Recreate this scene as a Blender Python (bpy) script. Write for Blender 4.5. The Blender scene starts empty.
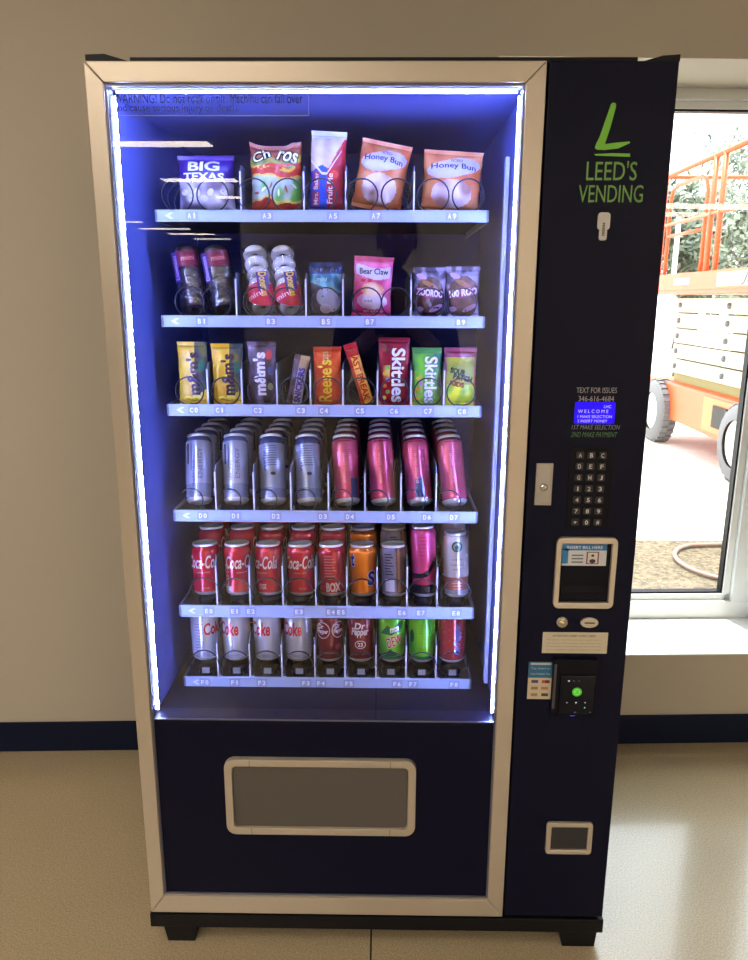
import bpy, bmesh, math, random
from mathutils import Vector, Matrix, noise
random.seed(7)
PI = math.pi
S = bpy.context.scene
col = bpy.data.collections.new('place'); S.collection.children.link(col)
for k, v in (('view_transform', 'Standard'), ('look', 'None'), ('gamma', 1.0), ('exposure', 0.0)):
    setattr(S.view_settings, k, v)
S.view_settings.use_curve_mapping = False

# ------------------------------------------------------------------ camera
CAM = Vector((0, -1.404, 1.425)); PIT, ROL, YAW, FPX = .2367, .0036, -.0124, 745.0
F_ = Vector((math.sin(YAW)*math.cos(PIT), math.cos(YAW)*math.cos(PIT), -math.sin(PIT)))
_r = Vector((math.cos(YAW), -math.sin(YAW), 0)); _u = _r.cross(F_)
R_ = _r*math.cos(ROL) + _u*math.sin(ROL); U_ = -_r*math.sin(ROL) + _u*math.cos(ROL)
cd = bpy.data.cameras.new('camera'); cam = bpy.data.objects.new('camera', cd); col.objects.link(cam)
M = Matrix((R_, U_, -F_)).transposed().to_4x4(); M.translation = CAM; cam.matrix_world = M
cd.sensor_fit = 'HORIZONTAL'; cd.sensor_width = 36; cd.lens = 36*FPX/748; cd.clip_start = .002; cd.clip_end = 400
S.camera = cam
def ray(px, py): return F_ + R_*((px-374)/FPX) - U_*((py-480)/FPX)
def at(px, py, Y):
    v = ray(px, py); return CAM + v*((Y-CAM.y)/v.y)

# ------------------------------------------------------------------ materials
def mat(name, color=(.5, .5, .5), rough=.5, metal=0., spec=.5, attr=False, emit=0., noise_amt=0., noise_scale=30., bump=0., coat=0.):
    m = bpy.data.materials.new(name); m.use_nodes = True; nt = m.node_tree; b = nt.nodes['Principled BSDF']
    b.inputs['Base Color'].default_value = (*color, 1); b.inputs['Roughness'].default_value = rough
    b.inputs['Metallic'].default_value = metal; b.inputs['Specular IOR Level'].default_value = spec
    if coat: b.inputs['Coat Weight'].default_value = coat; b.inputs['Coat Roughness'].default_value = .08
    if attr:
        a = nt.nodes.new('ShaderNodeAttribute'); a.attribute_name = 'Col'
        nt.links.new(a.outputs['Color'], b.inputs['Base Color'])
        if emit: nt.links.new(a.outputs['Color'], b.inputs['Emission Color'])
    if emit:
        if not attr: b.inputs['Emission Color'].default_value = (*color, 1)
        b.inputs['Emission Strength'].default_value = emit
    if noise_amt or bump:
        tc = nt.nodes.new('ShaderNodeTexCoord'); n = nt.nodes.new('ShaderNodeTexNoise')
        n.inputs['Scale'].default_value = noise_scale; n.inputs['Detail'].default_value = 5
        nt.links.new(tc.outputs['Object'], n.inputs['Vector'])
        if noise_amt:
            mx = nt.nodes.new('ShaderNodeMixRGB'); mx.blend_type = 'MULTIPLY'; mx.inputs[0].default_value = noise_amt
            mx.inputs[1].default_value = (*color, 1); nt.links.new(n.outputs['Fac'], mx.inputs[2])
            g = nt.nodes.new('ShaderNodeMixRGB'); g.blend_type = 'MIX'; g.inputs[0].default_value = 0
            if attr:
                nt.links.new(a.outputs['Color'], mx.inputs[1])
            nt.links.new(mx.outputs[0], b.inputs['Base Color'])
        if bump:
            bp = nt.nodes.new('ShaderNodeBump'); bp.inputs['Strength'].default_value = bump; bp.inputs['Distance'].default_value = .002
            nt.links.new(n.outputs['Fac'], bp.inputs['Height']); nt.links.new(bp.outputs[0], b.inputs['Normal'])
    return m
def emis(name, color, s):
    m = bpy.data.materials.new(name); m.use_nodes = True; nt = m.node_tree; nt.nodes.clear()
    e = nt.nodes.new('ShaderNodeEmission'); o = nt.nodes.new('ShaderNodeOutputMaterial')
    e.inputs[0].default_value = (*color, 1); e.inputs[1].default_value = s; nt.links.new(e.outputs[0], o.inputs[0]); return m
def glassy(name, tint=(1, 1, 1), rough=0.0, ior=1.45, scale=1.0):
    m = bpy.data.materials.new(name); m.use_nodes = True; nt = m.node_tree; nt.nodes.clear()
    t = nt.nodes.new('ShaderNodeBsdfTransparent'); t.inputs[0].default_value = (*tint, 1)
    g = nt.nodes.new('ShaderNodeBsdfGlossy'); g.inputs['Roughness'].default_value = rough
    f = nt.nodes.new('ShaderNodeFresnel'); ge = nt.nodes.new('ShaderNodeNewGeometry'); mi_ = nt.nodes.new('ShaderNodeMapRange'); mi_.inputs['To Min'].default_value = ior; mi_.inputs['To Max'].default_value = 1/ior
    nt.links.new(ge.outputs['Backfacing'], mi_.inputs['Value']); nt.links.new(mi_.outputs[0], f.inputs[0])
    mu = nt.nodes.new('ShaderNodeMath'); mu.operation = 'MULTIPLY'; mu.inputs[1].default_value = scale; mu.use_clamp = True
    x = nt.nodes.new('ShaderNodeMixShader'); o = nt.nodes.new('ShaderNodeOutputMaterial')
    nt.links.new(f.outputs[0], mu.inputs[0]); nt.links.new(mu.outputs[0], x.inputs[0])
    nt.links.new(t.outputs[0], x.inputs[1]); nt.links.new(g.outputs[0], x.inputs[2]); nt.links.new(x.outputs[0], o.inputs[0]); return m

def floor_mat():
    m = mat('polished_concrete', (.36, .27, .16), .22, spec=.8, coat=.45); nt = m.node_tree; b = nt.nodes['Principled BSDF']
    tc = nt.nodes.new('ShaderNodeTexCoord')
    def nz(s, d=6, r=.6):
        n = nt.nodes.new('ShaderNodeTexNoise'); n.inputs['Scale'].default_value = s; n.inputs['Detail'].default_value = d
        n.inputs['Roughness'].default_value = r; nt.links.new(tc.outputs['Object'], n.inputs['Vector']); return n
    def ramp(n, a, ca, bb, cb):
        r = nt.nodes.new('ShaderNodeValToRGB'); r.color_ramp.elements[0].position = a; r.color_ramp.elements[0].color = (*ca, 1)
        r.color_ramp.elements[1].position = bb; r.color_ramp.elements[1].color = (*cb, 1); nt.links.new(n.outputs[0], r.inputs[0]); return r
    big = ramp(nz(2.2), .2, (.46, .37, .235), .8, (.51, .415, .27))
    spk = ramp(nz(260, 3, .8), .36, (.62, .60, .58), .62, (1.12, 1.12, 1.1))
    v = nt.nodes.new('ShaderNodeTexVoronoi'); v.inputs['Scale'].default_value = 95; nt.links.new(tc.outputs['Object'], v.inputs['Vector'])
    vr = nt.nodes.new('ShaderNodeValToRGB'); vr.color_ramp.elements[0].position = .0; vr.color_ramp.elements[0].color = (1.6, 1.5, 1.3, 1)
    vr.color_ramp.elements[1].position = .13; vr.color_ramp.elements[1].color = (1, 1, 1, 1); nt.links.new(v.outputs['Distance'], vr.inputs[0])
    m1 = nt.nodes.new('ShaderNodeMixRGB'); m1.blend_type = 'MULTIPLY'; m1.inputs[0].default_value = .95
    nt.links.new(big.outputs[0], m1.inputs[1]); nt.links.new(spk.outputs[0], m1.inputs[2])
    m2 = nt.nodes.new('ShaderNodeMixRGB'); m2.blend_type = 'MULTIPLY'; m2.inputs[0].default_value = .7
    nt.links.new(m1.outputs[0], m2.inputs[1]); nt.links.new(vr.outputs[0], m2.inputs[2])
    nt.links.new(m2.outputs[0], b.inputs['Base Color'])
    rr = ramp(nz(6), .2, (.20, .20, .20), .8, (.25, .25, .25)); nt.links.new(rr.outputs[0], b.inputs['Roughness'])
    bp = nt.nodes.new('ShaderNodeBump'); bp.inputs['Strength'].default_value = .12; bp.inputs['Distance'].default_value = .001
    nt.links.new(nz(40).outputs[0], bp.inputs['Height']); nt.links.new(bp.outputs[0], b.inputs['Normal'])
    return m
def ground_mat(name, c1, c2, s1, s2):
    m = mat(name, c1, .9); nt = m.node_tree; b = nt.nodes['Principled BSDF']; tc = nt.nodes.new('ShaderNodeTexCoord')
    n = nt.nodes.new('ShaderNodeTexNoise'); n.inputs['Scale'].default_value = s1; n.inputs['Detail'].default_value = 8
    n.inputs['Roughness'].default_value = .7
    nt.links.new(tc.outputs['Object'], n.inputs['Vector'])
    r = nt.nodes.new('ShaderNodeValToRGB'); r.color_ramp.elements[0].position = .38; r.color_ramp.elements[0].color = (*c1, 1)
    r.color_ramp.elements[1].position = .62; r.color_ramp.elements[1].color = (*c2, 1)
    nt.links.new(n.outputs[0], r.inputs[0]); nt.links.new(r.outputs[0], b.inputs['Base Color'])
    bp = nt.nodes.new('ShaderNodeBump'); bp.inputs['Strength'].default_value = s2; bp.inputs['Distance'].default_value = .02
    nt.links.new(n.outputs[0], bp.inputs['Height']); nt.links.new(bp.outputs[0], b.inputs['Normal']); return m

WALL = mat('painted_wall', (.50, .45, .375), .7, noise_amt=0, bump=.08, noise_scale=220)
WHITE = mat('white_paint', (.86, .87, .87), .4)
SOFFIT = WALL
NAVYB = mat('navy_vinyl_base', (.003, .007, .030), .5, spec=.2)
BLACKP = mat('black_powder_coat', (.0025, .0032, .018), .45, spec=.14, bump=.05, noise_scale=900)
BLACKM = mat('black_steel', (.005, .005, .007), .45, spec=.2)
BLACKPL = mat('black_plastic', (.004, .004, .009), .4, spec=.12)
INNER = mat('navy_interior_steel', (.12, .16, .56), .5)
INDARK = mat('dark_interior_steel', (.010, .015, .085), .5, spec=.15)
ALU = mat('champagne_aluminium', (.56, .49, .40), .36, metal=.5, bump=.03, noise_scale=300)
ALU2 = mat('silver_lip', (.20, .20, .26), .4, metal=.6)
CHROME = mat('chrome', (.62, .62, .64), .18, metal=1)
FLAP = mat('grey_flap', (.115, .105, .095), .45, metal=.3, bump=.05, noise_scale=60)
RAILM = mat('pale_price_rail', (.38, .46, .70), .4)
TRAYM = mat('dark_tray_steel', (.008, .009, .016), .5)
DIVM = mat('light_divider_steel', (.13, .14, .20), .45, metal=.2)
WIRE = mat('dark_spring_wire', (.03, .032, .05), .28, metal=.7)
PRINT = mat('printed_vinyl', attr=True, rough=.4)
FILM = mat('printed_film', attr=True, rough=.27, bump=.25, noise_scale=70)
CANP = mat('printed_can', attr=True, rough=.24, metal=.40, coat=.5)
CANA = mat('bare_aluminium', (.82, .83, .86), .36, metal=.6)
LIT = mat('lit_screen', attr=True, rough=.3, emit=1.6)
GLASS = glassy('door_glass', (.97, .98, 1.0), 0, 1.48)
WGLASS = glassy('window_glass', (.97, .99, .98), 0, 1.45)
CLEAR = glassy('clear_wrap', (.93, .93, .96), .16, 1.4, 6.0)
_n = CLEAR.node_tree; _t = _n.nodes.new('ShaderNodeTexCoord'); _z = _n.nodes.new('ShaderNodeTexNoise'); _z.inputs['Scale'].default_value = 70; _b = _n.nodes.new('ShaderNodeBump')
_b.inputs['Strength'].default_value = .9; _b.inputs['Distance'].default_value = .004
_n.links.new(_t.outputs['Object'], _z.inputs['Vector']); _n.links.new(_z.outputs[0], _b.inputs['Height'])
for _x in _n.nodes:
    if _x.type in ('BSDF_GLOSSY', 'FRESNEL'): _n.links.new(_b.outputs[0], _x.inputs['Normal'])
LED = emis('led_white_blue', (.31, .40, 1.0), 340.0)
LEDD = emis('led_chip', (.75, .82, 1.0), 120.0)
TROF = emis('troffer_light', (1.0, .88, .73), 15.2)

# ------------------------------------------------------------------ mesh builder
TXT = {}
def text2d(s, bold=0.0, shear=0.0):
    k = (s, bold, shear)
    if k in TXT: return TXT[k]
    c = bpy.data.curves.new('t', 'FONT'); c.body = s; c.offset = bold; c.shear = shear; c.resolution_u = 3; c.align_x = 'CENTER'
    o = bpy.data.objects.new('t', c); S.collection.objects.link(o); bpy.context.view_layer.update()
    me = bpy.data.meshes.new_from_object(o.evaluated_get(bpy.context.evaluated_depsgraph_get()))
    vs = [(v.co.x, v.co.y) for v in me.vertices]; fs = [tuple(p.vertices) for p in me.polygons]
    bpy.data.objects.remove(o); bpy.data.curves.remove(c); bpy.data.meshes.remove(me)
    x0 = min(v[0] for v in vs); x1 = max(v[0] for v in vs); y0 = min(v[1] for v in vs); y1 = max(v[1] for v in vs)
    vs = [((x-x0)/(x1-x0)-.5, (y-y0)/(y1-y0)-.5) for x, y in vs]
    # make all faces wind anticlockwise
    out = []
    for f in fs:
        a = sum(vs[f[i]][0]*vs[f[(i+1) % len(f)]][1]-vs[f[(i+1) % len(f)]][0]*vs[f[i]][1] for i in range(len(f)))
        out.append(f if a > 0 else f[::-1])
    TXT[k] = (vs, out); return TXT[k]

class MB:
    def __init__(s): s.v = []; s.f = []; s.c = []; s.m = []; s.sm = []
    def add(s, vs, fs, c=(.5, .5, .5), m=0, smooth=False):
        b = len(s.v); s.v += [tuple(v) for v in vs]
        for i, f in enumerate(fs):
            s.f.append(tuple(b+k for k in f)); s.c.append(c[i] if isinstance(c, list) else c); s.m.append(m); s.sm.append(smooth)
        return s
    def box(s, x0, x1, y0, y1, z0, z1, c=(.5, .5, .5), m=0):
        vs = [(x, y, z) for z in (z0, z1) for y in (y0, y1) for x in (x0, x1)]
        return s.add(vs, [(0, 2, 3, 1), (4, 5, 7, 6), (0, 1, 5, 4), (2, 6, 7, 3), (0, 4, 6, 2), (1, 3, 7, 5)], c, m)
    def prism(s, pts, lo, hi, axis='y', c=(.5, .5, .5), m=0, smooth=False):
        n = len(pts)
        def P(p, t): return (p[0], t, p[1]) if axis == 'y' else ((t, p[0], p[1]) if axis == 'x' else (p[0], p[1], t))
        vs = [P(p, lo) for p in pts]+[P(p, hi) for p in pts]
        return s.add(vs, [tuple(range(n)), tuple(range(2*n-1, n-1, -1))]+[(i, i+n, (i+1) % n+n, (i+1) % n) for i in range(n)], c, m, smooth)
    def ring(s, outer, inner, lo, hi, c=(.5, .5, .5), m=0):   # band between two equal-count loops, extruded in y
        n = len(outer); vs = [(p[0], lo, p[1]) for p in outer]+[(p[0], lo, p[1]) for p in inner]+[(p[0], hi, p[1]) for p in outer]+[(p[0], hi, p[1]) for p in inner]
        fs = []
        for i in range(n):
            j = (i+1) % n
            fs += [(i, j, j+n, i+n), (i+2*n, i+3*n, j+3*n, j+2*n), (i, i+2*n, j+2*n, j), (i+n, j+n, j+3*n, i+3*n)]
        return s.add(vs, fs, c, m)
    def tube(s, pts, r, n=8, closed=False, c=(.5, .5, .5), m=0):
        P = [Vector(p) for p in pts]; L = len(P); vs = []; up = None
        for i in range(L):
            a = P[(i-1) % L] if (closed or i) else P[0]; b = P[(i+1) % L] if (closed or i < L-1) else P[-1]
            t = (b-a).normalized()
            if up is None: up = t.orthogonal().normalized()
            up = (up - t*up.dot(t)).normalized(); w = t.cross(up)
            rr = r[i] if isinstance(r, (list, tuple)) else r
            vs += [P[i]+(up*math.cos(q)+w*math.sin(q))*rr for q in (2*PI*k/n for k in range(n))]
        fs = []
        for i in range(L if closed else L-1):
            j = (i+1) % L
            fs += [(i*n+k, i*n+(k+1) % n, j*n+(k+1) % n, j*n+k) for k in range(n)]
        if not closed: fs += [tuple(range(n))[::-1], tuple((L-1)*n+k for k in range(n))]
        return s.add(vs, fs, c, m, True)
    def lathe(s, prof, n=32, cen=(0, 0, 0), axis='z', c=(.5, .5, .5), m=0, smooth=True, cap=False):
        vs = []; fs = []
        for r, z in prof:
            for k in range(n):
                a = 2*PI*k/n; x, y = r*math.cos(a), r*math.sin(a)
                p = (x, y, z) if axis == 'z' else ((x, z, -y) if axis == 'y' else (z, x, y))
                vs.append((p[0]+cen[0], p[1]+cen[1], p[2]+cen[2]))
        for i in range(len(prof)-1):
            fs += [(i*n+k, i*n+(k+1) % n, (i+1)*n+(k+1) % n, (i+1)*n+k) for k in range(n)]
        s.add(vs, fs, c, m, smooth)
        if cap:
            b = len(s.v)-len(vs)
            for rng in (tuple(range(n))[::-1], tuple((len(prof)-1)*n+k for k in range(n))):
                s.f.append(tuple(b+k for k in rng)); s.c.append(c); s.m.append(m); s.sm.append(False)
        return s
    def decal(s, vs, fs, Sf, off, c, m=0, cell=.006):          # 2-D shapes mapped on to a surface Sf(u, v, off)
        bm = bmesh.new(); bv = [bm.verts.new((x, y, 0)) for x, y in vs]
        for f in fs:
            try: bm.faces.new([bv[k] for k in f])
            except ValueError: pass
        if cell:
            for ax in (0, 1):
                lo = min(v[ax] for v in vs); hi = max(v[ax] for v in vs); k = math.ceil(lo/cell)
                while k*cell < hi:
                    co = [0, 0, 0]; co[ax] = k*cell; no = [0, 0, 0]; no[ax] = 1
                    bmesh.ops.bisect_plane(bm, geom=bm.verts[:]+bm.edges[:]+bm.faces[:], dist=1e-7, plane_co=co, plane_no=no); k += 1
        bm.verts.index_update()
        s.add([Sf(v.co.x, v.co.y, off) for v in bm.verts], [tuple(v.index for v in f.verts) for f in bm.faces], c, m, bool(cell)); bm.free(); return s
    def text(s, t, Sf, cu, cv, w, h, c, off=.0004, rot=0., shear=0., bold=0., m=0, cell=.006):
        vs, fs = text2d(t, bold, shear); ca, sa = math.cos(rot), math.sin(rot)
        return s.decal([(cu+x*w*ca-y*h*sa, cv+x*w*sa+y*h*ca) for x, y in vs], fs, Sf, off, c, m, cell)
    def poly(s, pts, Sf, c, off=.0002, m=0, cell=.006): return s.decal(pts, [tuple(range(len(pts)))], Sf, off, c, m, cell)
    def ell(s, cu, cv, ru, rv, Sf, c, off=.0003, m=0, cell=.006, rot=0, n=22):
        return s.poly([(cu+ru*math.cos(a)*math.cos(rot)-rv*math.sin(a)*math.sin(rot), cv+ru*math.cos(a)*math.sin(rot)+rv*math.sin(a)*math.cos(rot)) for a in (2*PI*k/n for k in range(n))], Sf, c, off, m, cell)
    def rect(s, u0, u1, v0, v1, Sf, c, off=.0002, m=0, cell=.006): return s.poly([(u0, v0), (u1, v0), (u1, v1), (u0, v1)], Sf, c, off, m, cell)
    def build(s, name, mats, parent=None, bevel=0., base=None, **props):
        if not isinstance(mats, (list, tuple)): mats = [mats]
        off = Vector((0, 0, 0))
        if parent is not None:
            off = Vector(parent.get('_o', (0, 0, 0)))
        if base is not None: off = Vector(base)
        me = bpy.data.meshes.new(name); me.from_pydata([tuple(Vector(v)-off) for v in s.v], [], s.f)
        for m in mats: me.materials.append(m)
        for p, mi, sm in zip(me.polygons, s.m, s.sm): p.material_index = mi; p.use_smooth = sm
        a = me.color_attributes.new('Col', 'FLOAT_COLOR', 'CORNER')
        dat = []
        for p, c in zip(me.polygons, s.c): dat += [c[0], c[1], c[2], 1.]*p.loop_total
        a.data.foreach_set('color', dat)
        me.update()
        o = bpy.data.objects.new(name, me); col.objects.link(o)
        if parent is not None: o.parent = parent; o['_o'] = tuple(off)
        elif base is not None: o.location = base; o['_o'] = tuple(off)
        if bevel:
            b = o.modifiers.new('bevel', 'BEVEL'); b.width = bevel; b.segments = 2; b.limit_method = 'ANGLE'; b.angle_limit = .6
            for p in me.polygons: pass
        for k, v in props.items(): o[k] = v
        return o
def empty(name, loc, label, cat, group=None):
    o = bpy.data.objects.new(name, None); col.objects.link(o); o.location = loc; o['_o'] = tuple(loc); o.empty_display_size = .05
    o['label'] = label; o['category'] = cat
    if group: o['group'] = group
    return o
def struct(name, mb, m, bevel=0): return mb.build(name, m, bevel=bevel, kind='structure')
def copy_tree(o, parent=None):
    c = o.copy(); col.objects.link(c)
    if parent is not None: c.parent = parent
    for ch in list(o.children): copy_tree(ch, c)
    return c
def rrect(x0, x1, z0, z1, r, n=6):
    out = []
    for cx, cz, a0 in ((x1-r, z1-r, 0), (x0+r, z1-r, PI/2), (x0+r, z0+r, PI), (x1-r, z0+r, 1.5*PI)):
        out += [(cx+r*math.cos(a0+PI/2*k/n), cz+r*math.sin(a0+PI/2*k/n)) for k in range(n+1)]
    return out
def flat(x0, y0, z0): return lambda u, v, o: (x0+u, y0-o, z0+v)
def srgb(r, g, b):
    f = lambda c: (c/255/12.92) if c <= 10 else ((c/255+.055)/1.055)**2.4
    return (f(r), f(g), f(b))
Wc = srgb(238, 238, 240); Kc = srgb(18, 16, 22)

# ------------------------------------------------------------------ the room
TH = .04
def wy(x, off=0.): return .775+off+TH*x
def WQ(mb, x0, x1, o0, o1, z0, z1):      # box aligned to the slightly turned back wall
    vs = [(x, wy(x, o), z) for z in (z0, z1) for o in (o0, o1) for x in (x0, x1)]
    return mb.add(vs, [(0, 2, 3, 1), (4, 5, 7, 6), (0, 1, 5, 4), (2, 6, 7, 3), (0, 4, 6, 2), (1, 3, 7, 5)])
LX, RX, FY, CZ = -7.5, 6.0, -21.0, 2.76
ox0, ox1, oz0, oz1, WT = .30, 3.0, .318, 2.057, .40
mb = MB()
WQ(mb, LX, ox0, 0, WT, 0, CZ); WQ(mb, ox1, RX, 0, WT, 0, CZ); WQ(mb, ox0, ox1, 0, WT, 0, oz0-.004); WQ(mb, ox0, ox1, 0, WT, oz1, CZ)
struct('wall_back', mb, WALL)
struct('wall_left', MB().box(LX-.15, LX, FY, .6, 0, CZ), WALL)
struct('wall_right', MB().box(RX, RX+.15, FY, 1.0, 0, CZ), WALL)
struct('wall_front', MB().box(LX, RX, FY-.15, FY, 0, CZ), WALL)
struct('ceiling', MB().add([(x, y, z) for z in (CZ, CZ+.1) for x, y in ((LX-.1, FY-.1), (RX+.1, FY-.1), (RX+.1, wy(RX+.1, .39)), (LX-.1, wy(LX-.1, .39)))], [(3, 2, 1, 0), (4, 5, 6, 7), (0, 1, 5, 4), (1, 2, 6, 5), (2, 3, 7, 6), (3, 0, 4, 7)]), mat('ceiling_tile', (.62, .60, .55), .8))
fm = floor_mat()
jx = at(371, 935, 0).x
def slab(x0, x1, y0): # floor slabs meeting at a control joint
    return MB().add([(x0, y0, 0), (x1, y0, 0), (x1, wy(x1, .02), 0), (x0, wy(x0, .02), 0), (x0, y0, -.1), (x1, y0, -.1), (x1, wy(x1, .02), -.1), (x0, wy(x0, .02), -.1)],
                    [(0, 1, 2, 3), (7, 6, 5, 4), (0, 4, 5, 1), (1, 5, 6, 2), (2, 6, 7, 3), (3, 7, 4, 0)])
fl = MB(); a = slab(LX, jx-.0022, FY); b = slab(jx+.0022, RX, FY)
fl.add(a.v, a.f); fl.add(b.v, b.f)
struct('floor', fl, fm)
struct('trim_3', MB().box(jx-.0021, jx+.0021, FY, .7, -.1, -.0012), mat('joint_sealant', (.03, .024, .016), .8, spec=.1))
mb = MB(); WQ(mb, LX, RX, -.008, 0, .0, .103); struct('baseboard_back', mb, NAVYB, .002)
# window sill board and window
mb = MB(); WQ(mb, ox0, ox1, .001, .29, oz0-.004, oz0); struct('trim_1', mb, WHITE)
fo0, fo1 = .28, .36
FRM = mat('window_frame_white', (.80, .84, .86), .35); SASH = mat('white_sash', (.82, .85, .85), .4)
gz0, gz1 = .405, 2.000; gR = at(718, 592, 1.15).x
for wn, (a0, a1, gx0, gx1) in enumerate(((ox0, gR+.10, .36, gR), (gR+.19, ox1, gR+.235, ox1-.06))):
    w = MB(); WQ(w, a0, a1, fo0, fo1, oz0, gz0-.025); WQ(w, a0, a1, fo0, fo1, gz1+.025, oz1); WQ(w, a0, gx0-.02, fo0, fo1, gz0-.025, gz1+.025); WQ(w, gx1+.03, a1, fo0, fo1, gz0-.025, gz1+.025)
    wf = struct('window_%d' % (wn+1), w, FRM, .002)
    g = MB()
    WQ(g, gx0-.02, gx1+.03, fo0+.02, fo1-.01, gz0-.025, gz0-.004); WQ(g, gx0-.02, gx1+.03, fo0+.02, fo1-.01, gz1+.004, gz1+.025)
    WQ(g, gx1+.006, gx1+.03, fo0+.02, fo1-.01, gz0-.025, gz1+.025); WQ(g, gx0-.02, gx0-.004, fo0+.02, fo1-.01, gz0-.025, gz1+.025)
    g.build('sash', SASH, wf, .0015)
    k = MB()
    WQ(k, gx0-.004, gx1+.006, fo0+.03, fo1-.02, gz0-.004, gz0+.002); WQ(k, gx0-.004, gx1+.006, fo0+.03, fo1-.02, gz1-.002, gz1+.004); WQ(k, gx1, gx1+.006, fo0+.03, fo1-.02, gz0, gz1); WQ(k, gx0-.004, gx0, fo0+.03, fo1-.02, gz0, gz1)
    k.build('gasket', BLACKPL, wf)
    p = MB(); WQ(p, gx0, gx1, fo0+.045, fo0+.051, gz0, gz1); p.build('pane', WGLASS, wf)
m_ = MB(); WQ(m_, gR+.10, gR+.19, .20, .38, oz0, oz1); struct('trim_2', m_, FRM, .02)
# dark doorways on the far wall (seen only in the glass)
DK = mat('dark_door', (.03, .025, .02), .5)
struct('wall_partition', MB().box(-1.98, RX, -9.45, -9.3, 0, CZ), mat('light_wall_paint', (.86, .80, .70), .6))
for i, (x0, x1) in enumerate(((-3.6, -2.5), (-6.6, -5.2))):
    struct('door_%d' % (i+1), MB().box(x0, x1, FY-.001, FY+.05, 0, 2.4), DK)
# ceiling lights
def troffer(x, Y, lab, w=1.2, d=.6, grp=None):
    t = empty('ceiling_light', (x, Y, CZ-.03), lab, 'light', grp)
    f = MB()
    f.box(x-w/2, x+w/2, Y-d/2, Y-d/2+.012, CZ-.03, CZ); f.box(x-w/2, x+w/2, Y+d/2-.012, Y+d/2, CZ-.03, CZ)
    f.box(x-w/2, x-w/2+.012, Y-d/2, Y+d/2, CZ-.03, CZ); f.box(x+w/2-.012, x+w/2, Y-d/2, Y+d/2, CZ-.03, CZ)
    f.build('frame', WHITE, t); MB().box(x-w/2+.012, x+w/2-.012, Y-d/2+.012, Y+d/2-.012, CZ-.034, CZ-.003).build('diffuser', TROF, t)
HALL = 'ceiling lights of the hall'
for pxa, pxb, pya, pyb, lab in ((88, 218, 136.5, 149, 'warm white ceiling light, the longest streak mirrored in the door glass'),
                  (168, 242, 176, 183, 'warm white ceiling light mirrored across the purple pastry bag'),
                  (219, 243, 195, 198.5, 'ceiling light mirrored as a short streak beside the red chip bag'),
                  (113, 147, 220, 223, 'ceiling light mirrored as a thin streak just under the left end of the top shelf'),
                  (145, 194, 227, 230, 'ceiling light mirrored as a thin streak above the leftmost doughnut tube'),
                  (173, 218, 232.4, 235.2, 'ceiling light mirrored as a thin streak above both dark doughnut tubes'),
                  (197, 234, 237.4, 240, 'lowest of the thin ceiling light streaks mirrored in the glass')):
    pts = []
    for a_, b_ in ((pxa, pyb), (pxb, pyb), (pxb, pya)):
        v_ = ray(a_, b_); pts.append(CAM+v_*((CZ-.025-CAM.z)/v_.z))
    troffer((pts[0].x+pts[1].x)/2, -(pts[1].y+pts[2].y)/2, lab, max(.3, pts[1].x-pts[0].x), max(.25, pts[2].y-pts[1].y), HALL)
for x, Y, lab in ((-2.0, -1.2, 'ceiling light over the floor left of the camera'), (-2.0, -3.0, 'unseen ceiling light added to brighten the left side, one row behind the camera'), (-.9, -2.6, 'ceiling light just behind the photographer'), (2.7, -8.6, 'unseen ceiling light added to brighten the partition wall, rearmost of the open hall'), (2.7, -7.4, 'unseen ceiling light added to brighten the partition wall, second from it'), (5.0, -7.2, 'unseen ceiling light added in the far right corner to brighten the partition wall, one row in front of it'), (4.6, -8.2, 'unseen ceiling light added in the rear right corner of the hall to brighten the partition wall'), (2.7, -6.0, 'unseen ceiling light added in the middle of the right half of the hall to brighten the partition wall')):  # right-half lights are unseen, added to brighten the partition mirrored in the glass
    troffer(x, Y, lab, 2.0 if Y < -7 else 1.2, .6, HALL)  # left light a row behind the camera is also added, brightening that side

# ------------------------------------------------------------------ vending machine shell
XL, XM, XR, IL, IR = -.517, .2745, .498, -.4845, .2395
ZT, ZB, IT, GB, PB = 1.8215, .0814, 1.7870, .5615, .126
V = empty('vending_machine', (-.009, .36, 0), 'tall black vending machine with champagne-framed glass door, blue-lit shelves and a keypad column', 'vending machine')
c = MB()   # cabinet shell (open towards the door)
c.box(XL+.004, XL+.02, .05, .72, .075, ZT-.008); c.box(XR-.02, XR-.004, .05, .72, .075, ZT-.008); c.box(XL+.02, XR-.02, .70, .72, .075, ZT-.008)
c.box(XL+.004, XR-.004, .05, .72, ZT-.008, ZT+.012); c.box(XL+.02, XR-.02, .05, .70, .075, .10); c.box(XM+.004, XM+.018, .06, .70, .10, ZT-.01)
c.build('cabinet', BLACKM, V)
h = MB(); x = at(84, 57, .02).x
h.prism([(XL+.002, ZT-.0), (XL+.002, ZT+.011), (XL+.035, ZT+.012), (XL+.075, ZT+.001), (XL+.07, ZT)], .0, .05, 'y'); h.build('hinge_cover', BLACKM, V)
h = MB(); h.prism([(.437, ZT), (.470, ZT+.009), (XR+.002, ZT+.011), (XR+.002, ZT)], 0, .05, 'y'); h.build('hinge_cover', BLACKM, V)
MB().box(XL+.075, .432, .012, .05, ZT, ZT+.010).build('top_rail', BLACKM, V)
b = MB(); b.box(XL-.004, XR+.004, -.004, .715, .040, .0745); b.build('base_rail', BLACKM, V, .002)
for x0, x1 in ((-.492, -.418), (.405, .490)):
    for y0 in (-.002, .62):
        l = MB(); l.prism([(x0, .040), (x0+.008, .0), (x1-.004, .0), (x1, .040)], y0, y0+.075, 'y'); l.build('leg', BLACKM, V, .002)
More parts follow.
